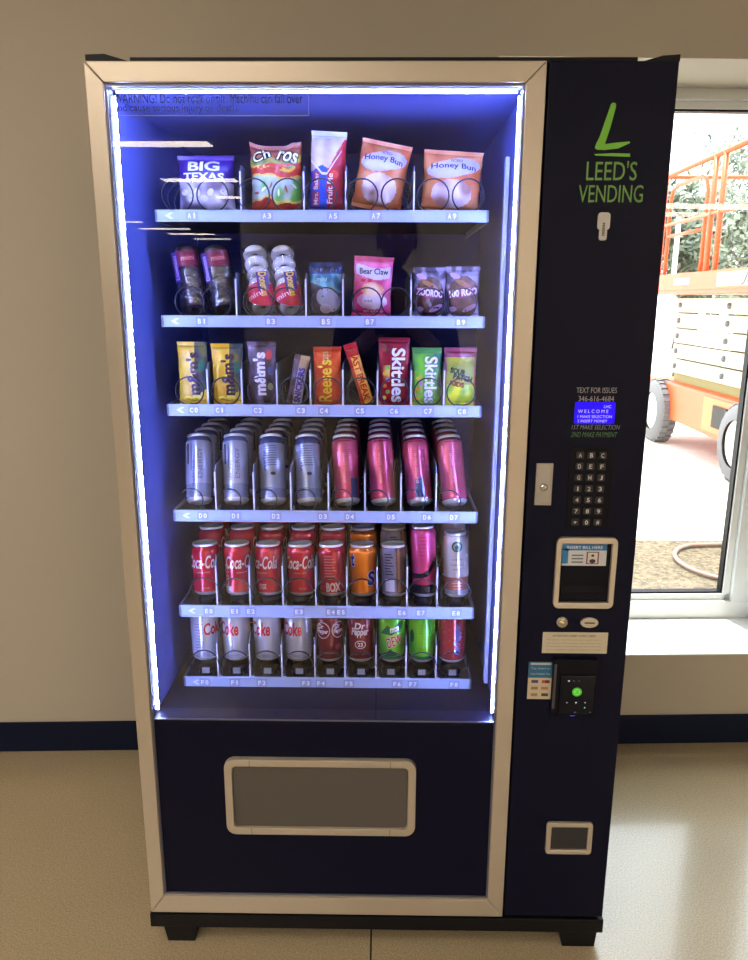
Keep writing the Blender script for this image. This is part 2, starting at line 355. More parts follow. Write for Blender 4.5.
# door frame, mitred
D = empty('door', (XL, 0, ZB), '', ''); del D['label'], D['category']; D.parent = V; D.location = Vector((XL, 0, ZB))-Vector(V.location)
FD0, FD1 = -.006, .05
for nm, pts in (('frame_rail', [(XL, ZT), (XM, ZT), (IR, IT), (IL, IT)]), ('frame_rail', [(XL, ZB), (IL, PB), (IR, PB), (XM, ZB)]),
                ('frame_stile', [(XL, ZB), (XL, ZT), (IL, IT), (IL, PB)]), ('frame_stile', [(XM, ZB), (IR, PB), (IR, IT), (XM, ZT)])):
    cx = sum(p[0] for p in pts)/4; cz = sum(p[1] for p in pts)/4
    pts = [(p[0]+(.0003 if p[0] < cx else -.0003), p[1]+(.0003 if p[1] < cz else -.0003)) for p in pts]
    MB().prism(pts, FD0, FD1, 'y').build(nm, ALU, D, .0018)
MB().ring([(IL, PB), (IR, PB), (IR, IT), (IL, IT)], [(IL+.003, PB+.003), (IR-.003, PB+.003), (IR-.003, IT-.004), (IL+.003, IT-.004)], .0, .008).build('bezel_lip', ALU2, D)
MB().box(IL+.003, IR-.003, .004, .05, PB+.003, GB).build('lower_panel', BLACKP, D)
MB().box(IL+.003, IR-.003, .002, .005, GB, GB+.0025).build('glass_trim', ALU2, D)
MB().box(IL+.003, IR-.003, .004, .009, GB+.0025, IT-.004).build('glass_pane', GLASS, D)
# warning label printed on the glass
wl = MB(); p0 = at(115, 88, 0); p1 = at(309, 115, 0); y = .0035
wx0, wx1, wz0, wz1 = IL+.006, p1.x, p1.z-.001, IT-.008
Sf = flat(0, y, 0)
lc = (.25, .30, .75)
for r in ((wx0, wx1, wz0, wz0+.0016), (wx0, wx1, wz1-.0016, wz1), (wx1-.0016, wx1, wz0, wz1)): wl.rect(*r, Sf, lc, 0, 0, 0)
for s_, zz, xx0, xx1 in (('WARNING! Do not rock or tilt. Machine can fall over', .66, .006, .335), ('and cause serious injury or death.', .27, .006, .223)):
    cz = wz0+(wz1-wz0)*zz
    wl.text(s_, Sf, wx0+(xx0+xx1)/2, cz, xx1-xx0, .0155, (.004, .004, .02), 0.0001, 0, 0, 0, 0, 0)
wl.build('warning_label', PRINT, D)
# interior box
bx0, bx1, by1 = IL-.006, IR+.010, .64
i_ = MB()
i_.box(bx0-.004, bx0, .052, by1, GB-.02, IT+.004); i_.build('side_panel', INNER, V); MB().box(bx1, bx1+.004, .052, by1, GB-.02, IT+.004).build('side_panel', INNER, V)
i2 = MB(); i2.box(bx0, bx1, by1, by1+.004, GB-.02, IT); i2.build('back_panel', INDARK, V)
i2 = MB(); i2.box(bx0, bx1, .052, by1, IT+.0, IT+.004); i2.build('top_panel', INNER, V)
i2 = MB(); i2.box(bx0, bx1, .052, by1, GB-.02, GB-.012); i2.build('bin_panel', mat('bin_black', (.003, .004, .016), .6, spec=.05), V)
# pale blue bar imitating the LED strip's reflection, right of the trays
MB().box(bx1-.012, bx1-.004, .17, .19, GB-.0, 1.70).build('led_reflection_bar', mat('reflection_blue', (.40, .48, .85), .4), V)
# dark channel lining inside the frame, then LED strips
for q_ in ((IL+.0008, IL+.0030, GB+.003, IT-.004), (IR-.0030, IR-.0008, GB+.003, IT-.004), (IL+.003, IR-.003, IT-.0042, IT-.0010)):
    MB().box(q_[0], q_[1], .0092, .05, q_[2], q_[3]).build('channel_lining', BLACKPL, D)
def led_strip(a, b, nrm, wid, n, vis):
    a, b = Vector(a), Vector(b); nrm = Vector(nrm); t = (b-a).normalized(); s = nrm.cross(t).normalized()*wid/2
    m_ = MB(); q = nrm*.0015
    m_.add([a-s, a+s, b+s, b-s, a-s+q, a+s+q, b+s+q, b-s+q], [(0, 1, 2, 3), (7, 6, 5, 4), (0, 4, 5, 1), (1, 5, 6, 2), (2, 6, 7, 3), (3, 7, 4, 0)])
    st = m_.build('led_strip', LED, V)
    chip = None
    for k in range(n):
        p = a+(b-a)*((k+.5)/n)+q
        if chip is None:
            qq = .0019 if vis else .0010; cb = MB().box(-qq*.7, qq*.7, -qq, qq, -qq, qq); chip = cb.build('led_chip', LEDD, st, base=(0, 0, 0)); cc = chip
        else: cc = chip.copy(); col.objects.link(cc)
        cc.location = p-Vector(st['_o'])
ly = .034
led_strip((IL+.0035, ly, GB+.006), (IL+.0035, ly, IT-.012), (1, 0, 0), .0035, 46, 1)
led_strip((IR-.0035, ly, GB+.006), (IR-.0035, ly, IT-.012), (-1, 0, 0), .0035, 24, 0)
led_strip((IL+.008, ly, IT-.0045), (IR-.008, ly, IT-.0045), (0, 0, -1), .0032, 20, 0)
# delivery flap
p0 = at(225, 757, 0); p1 = at(416, 833, 0); zc = .5*(p0.z+p1.z)
fx0, fx1 = at(226, 795, 0).x, at(415.5, 797, 0).x; fz1, fz0 = at(320, 758, 0).z, at(320, 832.5, 0).z
dl = MB().ring(rrect(fx0, fx1, fz0, fz1, .022), rrect(fx0+.017, fx1-.017, fz0+.017, fz1-.017, .010), -.010, .004).build('delivery_bezel', ALU, D, .002)
for xx in (fx0+.055, fx1-.055):
    MB().box(xx-.0004, xx+.0004, -.0106, -.009, fz1-.0165, fz1-.001).build('seam', BLACKM, dl); MB().box(xx-.0004, xx+.0004, -.0106, -.009, fz0+.001, fz0+.0165).build('seam', BLACKM, dl)
fp = MB().prism(rrect(fx0+.0175, fx1-.0175, fz0+.0175, fz1-.0175, .0095), -.003, .003).build('delivery_flap', FLAP, D, label='grey hinged delivery flap')

# ------------------------------------------------------------------ control column
PX0, PX1 = XM+.004, XR
colm = MB().box(PX0, PX1, -.004, .05, ZB+.002, ZT).build('control_panel', BLACKP, V, .002)
def P(px, py): return at(px, py, -.004)
YF = -.004
GREEN = srgb(112, 190, 40); GRN2 = srgb(104, 155, 62); TXW = srgb(165, 160, 170)
lg = MB(); Sf = flat(0, YF, 0)
def pp(L): return [(P(x, y).x, P(x, y).z) for x, y in L]
lg.poly(pp([(611, 104), (613, 102.5), (616, 103.5), (616, 107), (610.5, 127), (605.5, 142), (605, 144), (618, 142.5), (629.5, 141.5), (630, 143), (618, 148.5), (605, 150), (597, 149.8), (594.8, 148), (596, 144), (599.5, 137)]), Sf, GREEN, .0003, 0, 0)
lg.poly(pp([(594, 154.3), (612, 153.2), (630, 153.6), (630, 156.8), (612, 156.2), (596, 155.6)]), Sf, GREEN, .0003, 0, 0)
def ptext(m_, s_, x0, x1, y0, y1, c_, shear=0, bold=0, off=.0003, mi=0):
    a = P(x0, (y0+y1)/2); b_ = P(x1, (y0+y1)/2); t_ = P((x0+x1)/2, y0); u_ = P((x0+x1)/2, y1)
    m_.text(s_, flat(0, YF, 0), (a.x+b_.x)/2, (t_.z+u_.z)/2, b_.x-a.x, t_.z-u_.z, c_, off, 0, shear, bold, mi, 0)
ptext(lg, "LEED'S", 586.5, 637, 161, 180.5, GRN2, 0, .002); ptext(lg, 'VENDING', 578.5, 643, 185, 202.5, GRN2, 0, .002)
lg.build('brand_logo', PRINT, colm)
tx = MB(); ptext(tx, 'TEXT FOR ISSUES', 576.5, 617, 387.5, 393, TXW); ptext(tx, '346-616-4684', 578.5, 614, 396, 401.5, TXW); tx.build('contact_text', PRINT, colm)
tx = MB(); ptext(tx, '1ST MAKE SELECTION', 571.5, 620, 425, 429.5, srgb(120, 130, 130), .25); ptext(tx, '2ND MAKE PAYMENT', 571, 617.5, 432, 437, srgb(75, 120, 75), .25); tx.build('instruction_text', PRINT, colm)
# keyhole handle (round-topped white plate with a slot)
q0, q1 = P(597, 226).x, P(609.5, 226).x; zt_, zb_ = P(603, 212.5).z, P(603, 240.5).z; zm = P(603, 229).z
hk = MB(); hk.prism(rrect(q0, q1, zm-.002, zt_, .006), -.007, YF, 'y'); hk.prism(rrect(q0+.004, q1-.004, zb_, zm, .004), -.0068, YF, 'y')
hk = hk.build('badge_plate', mat('worn_white_plate', (.60, .58, .56), .4), colm, .0008)
cb = MB(); Sf = flat((q0+q1)/2, -.0071, (zt_+zb_)/2-.004); cb.rect(-.0022, .0022, -.012, .010, Sf, srgb(90, 85, 85), .0002, 0, 0)
for k in range(5): cb.rect(-.0018, .0018, -.010+k*.004, -.0085+k*.004, Sf, srgb(170, 165, 160), .0004, 0, 0)
cb.build('badge_print', PRINT, hk)
# lcd
s0, s1 = P(574.5, 412), P(615, 412); z1, z0 = P(595, 402).z, P(595, 424).z
lc_ = MB().prism(rrect(s0.x, s1.x, z0, z1, .003), -.0048, YF, 'y', c=(.020, .004, .80)).build('lcd_screen', mat('blue_lcd', attr=True, rough=.3, spec=.1, emit=.8), colm, label='lit blue display reading WELCOME')
lt = MB(); Tc = (.30, .26, .75)
for s_, xa, xb, ya, yb in (('LHC', 604, 611, 405, 408), ('W E L C O M E', 578, 608, 409.5, 413), ('1 MAKE SELECTION', 577.5, 611.5, 415, 418), ('2 INSERT MONEY', 577.5, 607, 419.5, 422.3)):
    a = P(xa, ya); b_ = P(xb, yb); lt.text(s_, flat(0, -.0048, 0), (a.x+b_.x)/2, (a.z+b_.z)/2, b_.x-a.x, a.z-b_.z, Tc, .0003, 0, 0, 0, 0, 0)
lt.build('screen_text', LIT, lc_)
# keypad
kp = MB(); ka, kb = P(571, 447), P(608, 528); kp.box(ka.x, kb.x, -.0048, YF, kb.z, ka.z); kp = kp.build('keypad', BLACKPL, colm, .001)
for r, row in enumerate(('ABC', 'DEF', 'GHJ', '123', '456', '789', '*0#')):
    for c_, ch in enumerate(row):
        px = 580+c_*11.2-r*.85+.0; py = 455+r*11.15+.15*c_
        q = P(px, py); km = MB(); kw = .0072; km.prism(rrect(q.x-kw, q.x+kw, q.z-kw*.92, q.z+kw*.92, .002), -.0068, -.0048, 'y', c=srgb(30, 29, 36))
        hh = .0085 if ch not in '*' else .005
        km.text(ch, flat(0, -.0068, 0), q.x, q.z, .0060 if ch != '1' else .0026, hh, srgb(200, 198, 200), .0003, 0, 0, .02, 0, 0)
        km.build('key', PRINT, kp)
# lock
l0, l1 = P(535, 485).x, P(552, 485).x; z1, z0 = P(543, 463).z, P(543, 505).z
lk = MB().ring([(l0, z0), (l1, z0), (l1, z1), (l0, z1)], [(l0+.003, z0+.003), (l1-.003, z0+.003), (l1-.003, z1-.003), (l0+.003, z1-.003)], -.007, YF).build('lock_plate', mat('brushed_steel', (.42, .40, .38), .35, metal=.8), colm, .0008)
MB().box(l0+.003, l1-.003, -.006, YF, z0+.003, z1-.003).build('handle', mat('brushed_steel_b', (.40, .38, .36), .4, metal=.7), lk)
zc_ = P(543, 487).z; MB().lathe([(0, -.012), (.006, -.012), (.0075, -.010), (.0075, -.006)], 20, ((l0+l1)/2, 0, zc_), 'y').build('cylinder', CHROME, lk)
MB().box((l0+l1)/2-.0006, (l0+l1)/2+.0006, -.0125, -.0118, zc_-.003, zc_+.003).build('keyhole', BLACKM, lk)
# bill acceptor
b0, b1 = P(554, 572).x, P(614.5, 572).x; z1, z0 = P(586, 536.5).z, P(586, 607).z
i0, i1 = b0+.0105, b1-.011; j1, j0 = z1-.0125, z0+.0125
bz = MB().ring(rrect(b0, b1, z0, z1, .012), rrect(i0, i1, j0, j1, .001), -.014, YF).build('bill_acceptor', ALU, colm, .0015)
MB().box(i0, i1, YF-.002, YF-.0005, j0, j1).build('recess', BLACKPL, bz)
MB().prism([(-.0065, j0+.004), (-.012, j0+.008), (-.012, j0+.022), (-.0065, j0+.035)], i0+.004, i1-.006, 'x').build('bill_mouth', BLACKPL, bz, .001)
st_ = MB(); sx0, sx1, sz0, sz1 = i0+.001, i1-.010, j1-.045, j1-.001; Sf = flat(sx0, -.0125, sz0); W_, H_ = sx1-sx0, sz1-sz0
st_.box(sx0, sx1, -.0125, -.006, sz0, sz1, srgb(205, 210, 215))
st_.rect(0, W_, H_*.72, H_, Sf, srgb(40, 120, 180), .0002, 0, 0); st_.rect(0, W_*.14, H_*.1, H_*.8, Sf, srgb(40, 120, 180), .0002, 0, 0)
st_.text('INSERT BILL HERE', Sf, W_*.5, H_*.86, W_*.8, H_*.13, Wc, .0004, 0, 0, 0, 0, 0)
st_.rect(W_*.55, W_*.83, H_*.08, H_*.66, Sf, srgb(120, 60, 60), .0003, 0, 0); st_.rect(W_*.58, W_*.80, H_*.12, H_*.62, Sf, srgb(215, 210, 205), .0004, 0, 0); st_.ell(W_*.69, H_*.22, W_*.07, H_*.1, Sf, Kc, .0005, 0, 0); st_.ell(W_*.69, H_*.48, W_*.035, H_*.06, Sf, Kc, .0005, 0, 0)
for k in range(3): st_.rect(W_*.22, W_*.48, H_*(.14+k*.16), H_*(.20+k*.16), Sf, srgb(90, 90, 100), .0003, 0, 0)
st_.build('bill_sticker', PRINT, bz)
# coin return button and coin slot
q = P(562, 622); cr = MB().lathe([(0, -.009), (.009, -.009), (.0105, -.008), (.0112, YF)], 28, (q.x, 0, q.z), 'y').build('coin_return_button', ALU, colm)
MB().lathe([(0, -.012), (.0055, -.0115), (.0065, -.009)], 24, (q.x, 0, q.z), 'y').build('button_cap', mat('brass_button', (.6, .5, .3), .35, metal=.6), cr)
q = P(589, 622); sl = MB(); sl.prism([(q.x+.0178*math.cos(a), q.z+.0108*math.sin(a)) for a in (2*PI*k/36 for k in range(36))], -.009, YF, 'y'); sl = sl.build('coin_slot', ALU, colm, .001)
MB().box(q.x-.010, q.x+.010, -.0096, -.0088, q.z-.0011, q.z+.0011).build('slit', BLACKM, sl)
# notice sticker
a = P(543, 632); b_ = P(606.5, 653.5); nt_ = MB(); nt_.box(a.x, b_.x, -.0045, YF, b_.z, a.z, srgb(205, 195, 172)); Sf = flat(a.x, -.0045, b_.z); W_, H_ = b_.x-a.x, a.z-b_.z
nt_.text('ATTENTION DEBIT CARD USERS', Sf, W_*.48, H_*.83, W_*.66, H_*.1, srgb(70, 60, 45), .0002, 0, 0, .01, 0, 0)
for k, s_ in enumerate(('This machine may place a pre authorization hold on', 'your account when you use a debit card here and', 'the hold will be released by your bank when the', 'sale is complete and the final price is posted')):
    nt_.text(s_, Sf, W_*.48, H_*(.64-.16*k), W_*.84, H_*.07, srgb(125, 115, 92), .0002, 0, 0, 0, 0, 0)
nt_.build('notice_sticker', PRINT, colm, label='cream notice sticker')
# payment sticker
a = P(529, 662); b_ = P(551, 699); nt_ = MB(); nt_.box(a.x, b_.x, -.0045, YF, b_.z, a.z, srgb(205, 190, 165)); Sf = flat(a.x, -.0045, b_.z); W_, H_ = b_.x-a.x, a.z-b_.z
nt_.rect(0, W_, H_*.58, H_, Sf, srgb(40, 105, 145), .0002, 0, 0); nt_.rect(W_*.08, W_*.92, H_*.93, H_*.98, Sf, srgb(190, 200, 205), .0003, 0, 0)
nt_.text('Tap, Insert or', Sf, W_*.5, H_*.83, W_*.8, H_*.06, srgb(190, 205, 215), .0003, 0, 0, 0, 0, 0); nt_.text('Use Mobile Pay', Sf, W_*.5, H_*.68, W_*.8, H_*.06, srgb(190, 205, 215), .0003, 0, 0, 0, 0, 0)
for x_, y_, c_ in ((.28, .48, srgb(70, 70, 110)), (.66, .48, srgb(190, 80, 40)), (.80, .48, srgb(90, 40, 30)), (.28, .3, srgb(150, 120, 90)), (.70, .3, srgb(170, 130, 90)), (.28, .12, srgb(160, 130, 100)), (.72, .12, srgb(70, 70, 65))):
    nt_.rect(W_*(x_-.14 if x_ not in (.66, .8) else x_-.09), W_*(x_+.14 if x_ not in (.66, .8) else x_+.09), H_*(y_-.04), H_*(y_+.04), Sf, c_, .0003 if x_ != .8 else .0004, 0, 0)
nt_.build('payment_sticker', PRINT, colm, label='blue and cream payment sticker')
# card reader
a = P(553, 657); b_ = P(593, 713); rd = MB(); rd.prism(rrect(a.x, b_.x, b_.z, a.z, .004), -.016, YF, 'y'); rd = rd.build('card_reader', BLACKPL, colm, .0015)
MB().box(a.x+.001, a.x+.006, -.0185, -.014, b_.z+.018, a.z-.01).build('card_guide', mat('grey_guide', (.06, .05, .06), .4), rd)
a2 = P(559, 672); b2 = P(591, 711); MB().box(a2.x, b2.x, -.020, -.016, b2.z, a2.z).build('reader_face', mat('gloss_black', (.003, .003, .008), .15, spec=.15), rd, .001)
q = P(575, 688); rl = MB(); Sf = flat(q.x, -.0202, q.z)
ringp = [(math.cos(2*PI*k/40), math.sin(2*PI*k/40)) for k in range(40)]
rl.ell(0, 0, .0098, .0098, Sf, (.10, .62, .06), .0002, 0, 0, n=36); rl.ell(0, 0, .0080, .0080, Sf, (.05, .30, .04), .0003, 0, 0, n=36); rl.ell(0, 0, .0072, .0072, Sf, (.22, .85, .12), .0004, 0, 0, n=36)
rl.text('TAP', Sf, 0, .0022, .008, .003, (.04, .25, .03), .0006, 0, 0, .02, 0, 0); rl.text('HERE', Sf, 0, -.0025, .009, .003, (.04, .25, .03), .0006, 0, 0, .02, 0, 0)
rl.build('tap_light', mat('tap_glow', attr=True, rough=.3, emit=.22, spec=.1), rd)
INDM = mat('indicator_glow', attr=True, rough=.3, emit=1.0)
for px, py, w_, h_, c_ in ((567, 677, .0022, .001, (.8, .8, .9)), (572, 677, .001, .0007, (.2, .2, .3)), (577, 677, .001, .0005, (.2, .2, .3)), (565, 698.5, .0011, .0011, (.5, .55, .6)), (574, 698.5, .0017, .0013, (.8, .85, .9)), (583, 698.5, .0011, .0011, (.5, .55, .6)), (582.5, 703.5, .0014, .0016, (.15, .6, .25)), (573, 708, .003, .0005, (.12, .12, .2)), (588, 708, .002, .0005, (.12, .12, .2)), (570.5, 711.5, .0055, .0008, (.10, .06, .9))):
    q = P(px, py); MB().ell(q.x, q.z, w_, h_, flat(0, -.0203, 0), c_, .0002, 0, 0, n=12).build('indicator_light', INDM, rd)
# change cup
a = P(545.5, 836).x; b_ = P(591.5, 836).x; z1, z0 = P(568, 821).z, P(568, 852).z
cc = MB().ring(rrect(a, b_, z0, z1, .008), rrect(a+.0105, b_-.0105, z0+.0105, z1-.0105, .001), -.012, YF).build('change_cup', ALU, colm, .0015)
MB().box(a+.0105, b_-.0105, -.006, -.0045, z0+.0105, z1-.0105).build('cup_flap', mat('smoky_flap', (.02, .02, .025), .25), cc)

# ------------------------------------------------------------------ trays
TY = .165
EDGE = mat('pale_divider_edge', (.60, .63, .75), .4)
GTAB = mat('grey_tab', (.22, .23, .27), .5)
rows = [(157, 489, 210, 222), (163, 484, 316, 327.5), (168, 479, 405, 416.5), (175, 475, 511, 522), (182, 471, 606.5, 617.5), (186, 470, 678, 688.5)]
TX0 = sum(at(r[0], r[2]+5, TY).x for r in rows)/6; TX1 = sum(at(r[1], r[2]+5, TY).x for r in rows)/6
TZ = []
divs = [[241, 304, 346, 414], [236.5, 306, 343, 411], [208, 242, 277, 310.5, 343, 377.5, 411, 444], [216, 254, 291, 328.5, 365, 401, 436], [217, 250, 283, 316, 347, 377, 407, 437], [218, 250, 282, 315, 345, 376, 406, 436]]
tags = [[(192, 'A1'), (267, 'A3'), (333, 'A5'), (376, 'A7'), (452, 'A9')], [(202, 'B1'), (271, 'B3'), (326, 'B5'), (370, 'B7'), (461, 'B9')],
        [(194, 'C0'), (220, 'C1'), (258, 'C2'), (301, 'C3'), (324, 'C4'), (360, 'C5'), (394, 'C6'), (428, 'C7'), (462, 'C8')],
        [(203, 'D0'), (236, 'D1'), (276, 'D2'), (323, 'D3'), (350, 'D4'), (391, 'D5'), (427, 'D6'), (454, 'D7')],
        [(209, 'E0'), (235, 'E1'), (251, 'E2'), (299, 'E3'), (331, 'E4'), (341, 'E5'), (402, 'E6'), (421, 'E7'), (456, 'E8')],
        [(205, 'F0'), (235, 'F1'), (262, 'F2'), (306, 'F3'), (321, 'F4'), (349, 'F5'), (397, 'F6'), (413, 'F7'), (454, 'F8')]]
coils = [[(178, 0), (213, 1), (254, 0), (288, 1), (321, 0), (362, 0), (397, 1), (433, 0), (468, 1)],
         [(190, 0), (217, 1), (258, 0), (287, 1), (326, 0), (367, 0), (396, 1), (430, 0), (462, 1)],
         [(190, 0), (226, 0), (262, 0), (294, 0), (328, 0), (361, 0), (395, 0), (428, 0), (461, 0)],
         [(196, 0), (234, 0), (270, 0), (309, 0), (345, 0), (381, 0), (418, 0), (453, 0)],
         [(205, 0), (237, 0), (268, 0), (299, 0), (331, 0), (362, 0), (393, 0), (423, 0), (456, 0)],
         [(205, 0), (236, 0), (267, 0), (299, 0), (330, 0), (361, 0), (391, 0), (422, 0), (453, 0)]]
for ri, (x0, x1, y0, y1) in enumerate(rows):
    cxp = 335; zt_ = at(cxp, y0, TY).z; zb_ = at(cxp, y1, TY).z; TZ.append(zt_-.004)
    t = MB().box(TX0, TX1, TY+.003, .60, zt_-.010, zt_-.006).build('tray', TRAYM, V, label='product shelf, row %s from the top' % ('one two three four five six'.split()[ri]))
    pr = MB(); pr.box(TX0, TX1, TY, TY+.003, zb_, zt_); pr.box(TX0, TX1, TY-.002, TY, zt_-.0020, zt_-.0004); pr.box(TX0, TX1, TY-.003, TY, zb_, zb_+.0022)
    pr.build('price_rail', RAILM, t)
    MB().box(TX1-.001, TX1+.004, TY, TY+.4, zb_, zt_).build('end_bracket', DIVM, t); MB().box(TX0-.004, TX0+.001, TY, TY+.4, zb_, zt_).build('end_bracket', DIVM, t)
    am = MB(); zc = (zt_+zb_)/2; am.poly([(TX0+.016, zc), (TX0+.026, zc+.006), (TX0+.034, zc+.006), (TX0+.025, zc), (TX0+.034, zc-.006), (TX0+.026, zc-.006)], flat(0, TY-.0002, 0), srgb(225, 230, 250), .0003, 0, 0); am.build('arrow_mark', PRINT, t)
    for px, s_ in tags[ri]:
        q = at(px, (y0+y1)/2, TY); zc = (zt_+zb_)/2; tg = MB().box(q.x-.0125, q.x+.0125, TY-.0012, TY-.0002, zb_+.0035, zt_-.0035, srgb(150, 158, 190))
        for k, ch in enumerate(s_): tg.text(ch, flat(q.x, TY-.0012, zc), -.005+.010*k, 0, .0070 if ch != '1' else .003, .0110, srgb(235, 238, 250), .0002, 0, 0, .03, 0, 0)
        tg.build('price_tag', PRINT, t)
    zf = zt_-.006; hd = (.092, .092, .092, .105, .115, .100)[ri]
    for px in divs[ri]:
        q = at(px, y0-20, TY+.012); x = q.x; ya = TY+.008; d = MB()
        d.prism([(ya, zf), (ya, zf+hd*.86), (ya+.012, zf+hd), (.58, zf+hd), (.58, zf)], x-.0009, x+.0009, 'x')
        d.box(x-.0016, x+.0016, ya-.002, ya, zf, zf+hd*.86, m=1)
        d.box(x, x+.010, ya-.002, ya+.002, zf+.001, zf+.004, m=1)
        if ri >= 3: d.box(x+.0009, x+.006, ya+.002, ya+.02, zf+.001, zf+.010)
        d.build('divider', [DIVM, EDGE], t)
    for px, hand in coils[ri]:
        q = at(px, y0-16, TY+.012); R = (.0315, .0300, .0300, .0250, .0335, .0330)[ri]; pitch = .062 if ri >= 3 else .05; turns = 5
        if ri >= 3: pitch = .070
        pts = []; n = 22*turns
        for k in range(n+1):
            an = 2*PI*k/22; sg = 1 if hand == 0 else -1
            tt = k/22; st_a = -PI*.30 if ri == 3 else -PI*.6 if ri > 3 else -PI*.95; flat_ = .55 if ri >= 3 else .85
            yy_ = TY+.007+max(0, tt-flat_)*pitch+max(0, min(.22, tt-flat_))*pitch*.5/.22
            pts.append((q.x+.004-(.013 if ri == 3 else .004)+sg*R*math.sin(an+st_a), yy_, zf+.003+R+R*math.cos(an+st_a)))
        MB().tube(pts, .0016, 6).build('spiral_coil', WIRE, t)
        if ri >= 4:
            e = MB(); e.lathe([(0, .0), (.022, .0), (.022, .010), (.017, .016), (0, .016)], 20, (q.x, TY+.040, zf+.002)); e.box(q.x-.015, q.x+.015, TY+.018, TY+.040, zf+.0005, zf+.008)
            ob = e.build('can_support', BLACKPL, t)
            if ri == 5: MB().box(q.x-.0085, q.x+.0085, TY+.014, TY+.018, zf+.008, zf+.021).build('grey_tab', GTAB, ob)
ZF_ = [at(335, r[2], TY).z-.006 for r in rows]          # tray floor heights

# ------------------------------------------------------------------ bags and wrappers
def seeded(seed):
    o_ = Vector((seed*3.7, seed*1.9, seed*.8))
    return lambda x, y, s=30.: noise.noise(Vector((x*s, y*s, 0))+o_)
def bag(name, label, cat, group, px, row, colfn, deco, thick=.022, roll=0., lean=0., yf=.020, crimp=.008, seed=1, wr=1.0, film=None, back=None, topfn=None, split=True):
    x0, x1, y0, y1 = px; Y = TY+yf
    a = at(x0, (y0+y1)/2, Y); b = at(x1, (y0+y1)/2, Y); xc = (a.x+b.x)/2
    z1 = at((x0+x1)/2, y0, Y).z; zb = ZF_[row]+.0015; h = z1-zb; w = b.x-a.x
    ca = abs(math.cos(roll)); sa = abs(math.sin(roll))
    if roll: w, h = max(.02, (w*ca-h*sa)/(ca*ca-sa*sa)), max(.03, (h*ca-w*sa)/(ca*ca-sa*sa))
    nz = seeded(seed)
    def T(u, v):
        cu = min(1, abs(2*u/w)); vv = min(1, max(0, (v-crimp)/(h-2*crimp)))
        k = (max(0, 1-cu**2.6))**.55 * (max(0, 4*vv*(1-vv)))**.42
        return .0007+thick*k
    def X(u, v):
        vv = min(1, max(0, v/h)); return u*(1-.05*math.sin(PI*vv)**.8)+wr*.0012*nz(.3*u, v, 60)
    def Zt(u, v):
        z = v
        if topfn: z = v+topfn(u/w)*max(0, v/h-.72)/.28*h
        return z
    def Sf(u, v, o): return (X(u, v), -(T(u, v)+o)-wr*(.0022*nz(u, v, 45)+.0011*nz(u, v, 110))*min(1, T(u, v)/.006), Zt(u, v))
    def Sb(u, v, o): return (X(u, v), T(u, v)+o, Zt(u, v))
    nu, nv = max(14, int(w/.0022)), max(24, int(h/.0022))
    mb = MB()
    def piece(m_, v0, v1, k):
        vs = []; fs = []; cs = []
        for side in (0, 1):
            b_ = len(vs)
            for j in range(k+1):
                v = v0+(v1-v0)*j/k
                for i in range(nu+1):
                    u = w*(i/nu-.5); vs.append((Sf if side == 0 else Sb)(u, v, 0))
            for j in range(k):
                for i in range(nu):
                    q = b_+j*(nu+1)+i; f = (q, q+1, q+nu+2, q+nu+1); fs.append(f if side == 0 else f[::-1])
                    cs.append(colfn((i+.5)/nu-.5, (v0+(v1-v0)*(j+.5)/k)/h, nz))
        m_.add(vs, fs, cs, 0, True)
    e = crimp if split else 0
    piece(mb, e, h-e, nv)
    if deco: deco(mb, lambda u, v, o: Sf(u*w, v*h, o), w, h)
    thk = thick+.002
    loc = Vector((xc-math.sin(roll)*h/2, Y+thk, zb+w/2*sa))
    o = mb.build(name, film or FILM, base=(0, 0, 0)); o.location = loc; o.rotation_euler = (-lean, roll, 0); o['_o'] = (0, 0, 0)
    o['label'] = label; o['category'] = cat
    o['group'] = ('snacks on the top shelf', 'snacks on the second shelf', 'candy on the third shelf')[row]
    if split:
        for nm, v0, v1 in (('bottom_seal', 0, e), ('top_seal', h-e, h)):
            s_ = MB(); piece(s_, v0, v1, 3); s_.build(nm, film or FILM, o)
    return o
def C(*a): return srgb(*a)
def mixc(a, b, t): t = max(0, min(1, t)); return tuple(a[i]*(1-t)+b[i]*t for i in range(3))

# normalised decal helpers (u -.5..+.5, v 0..1)
def D_text(m, Sn, w, h, t, cu, cv, tw, th, c, off=.0006, rot=0, bold=.01, shear=0, wave=0):
    vs, fs = text2d(t, bold, shear); ca, sa = math.cos(rot), math.sin(rot)
    P_ = []
    for x, y in vs:
        X_, Y_ = x*tw*w, y*th*h
        if abs(rot) > .8: X_, Y_ = x*tw*h, y*th*w
        Y_ += wave*math.sin(PI*(x+.5))*h
        P_.append((cu+(X_*ca-Y_*sa)/w, cv+(X_*sa+Y_*ca)/h))
    m.decal(P_, fs, Sn, off, c, 0, .06)
def D_ell(m, Sn, cu, cv, ru, rv, c, off=.0003, rot=0): m.ell(cu, cv, ru, rv, Sn, c, off, 0, .06, rot)
def D_rect(m, Sn, u0, u1, v0, v1, c, off=.0003): m.rect(u0, u1, v0, v1, Sn, c, off, 0, .06)
def D_poly(m, Sn, pts, c, off=.0003): m.poly(pts, Sn, c, off, 0, .06)

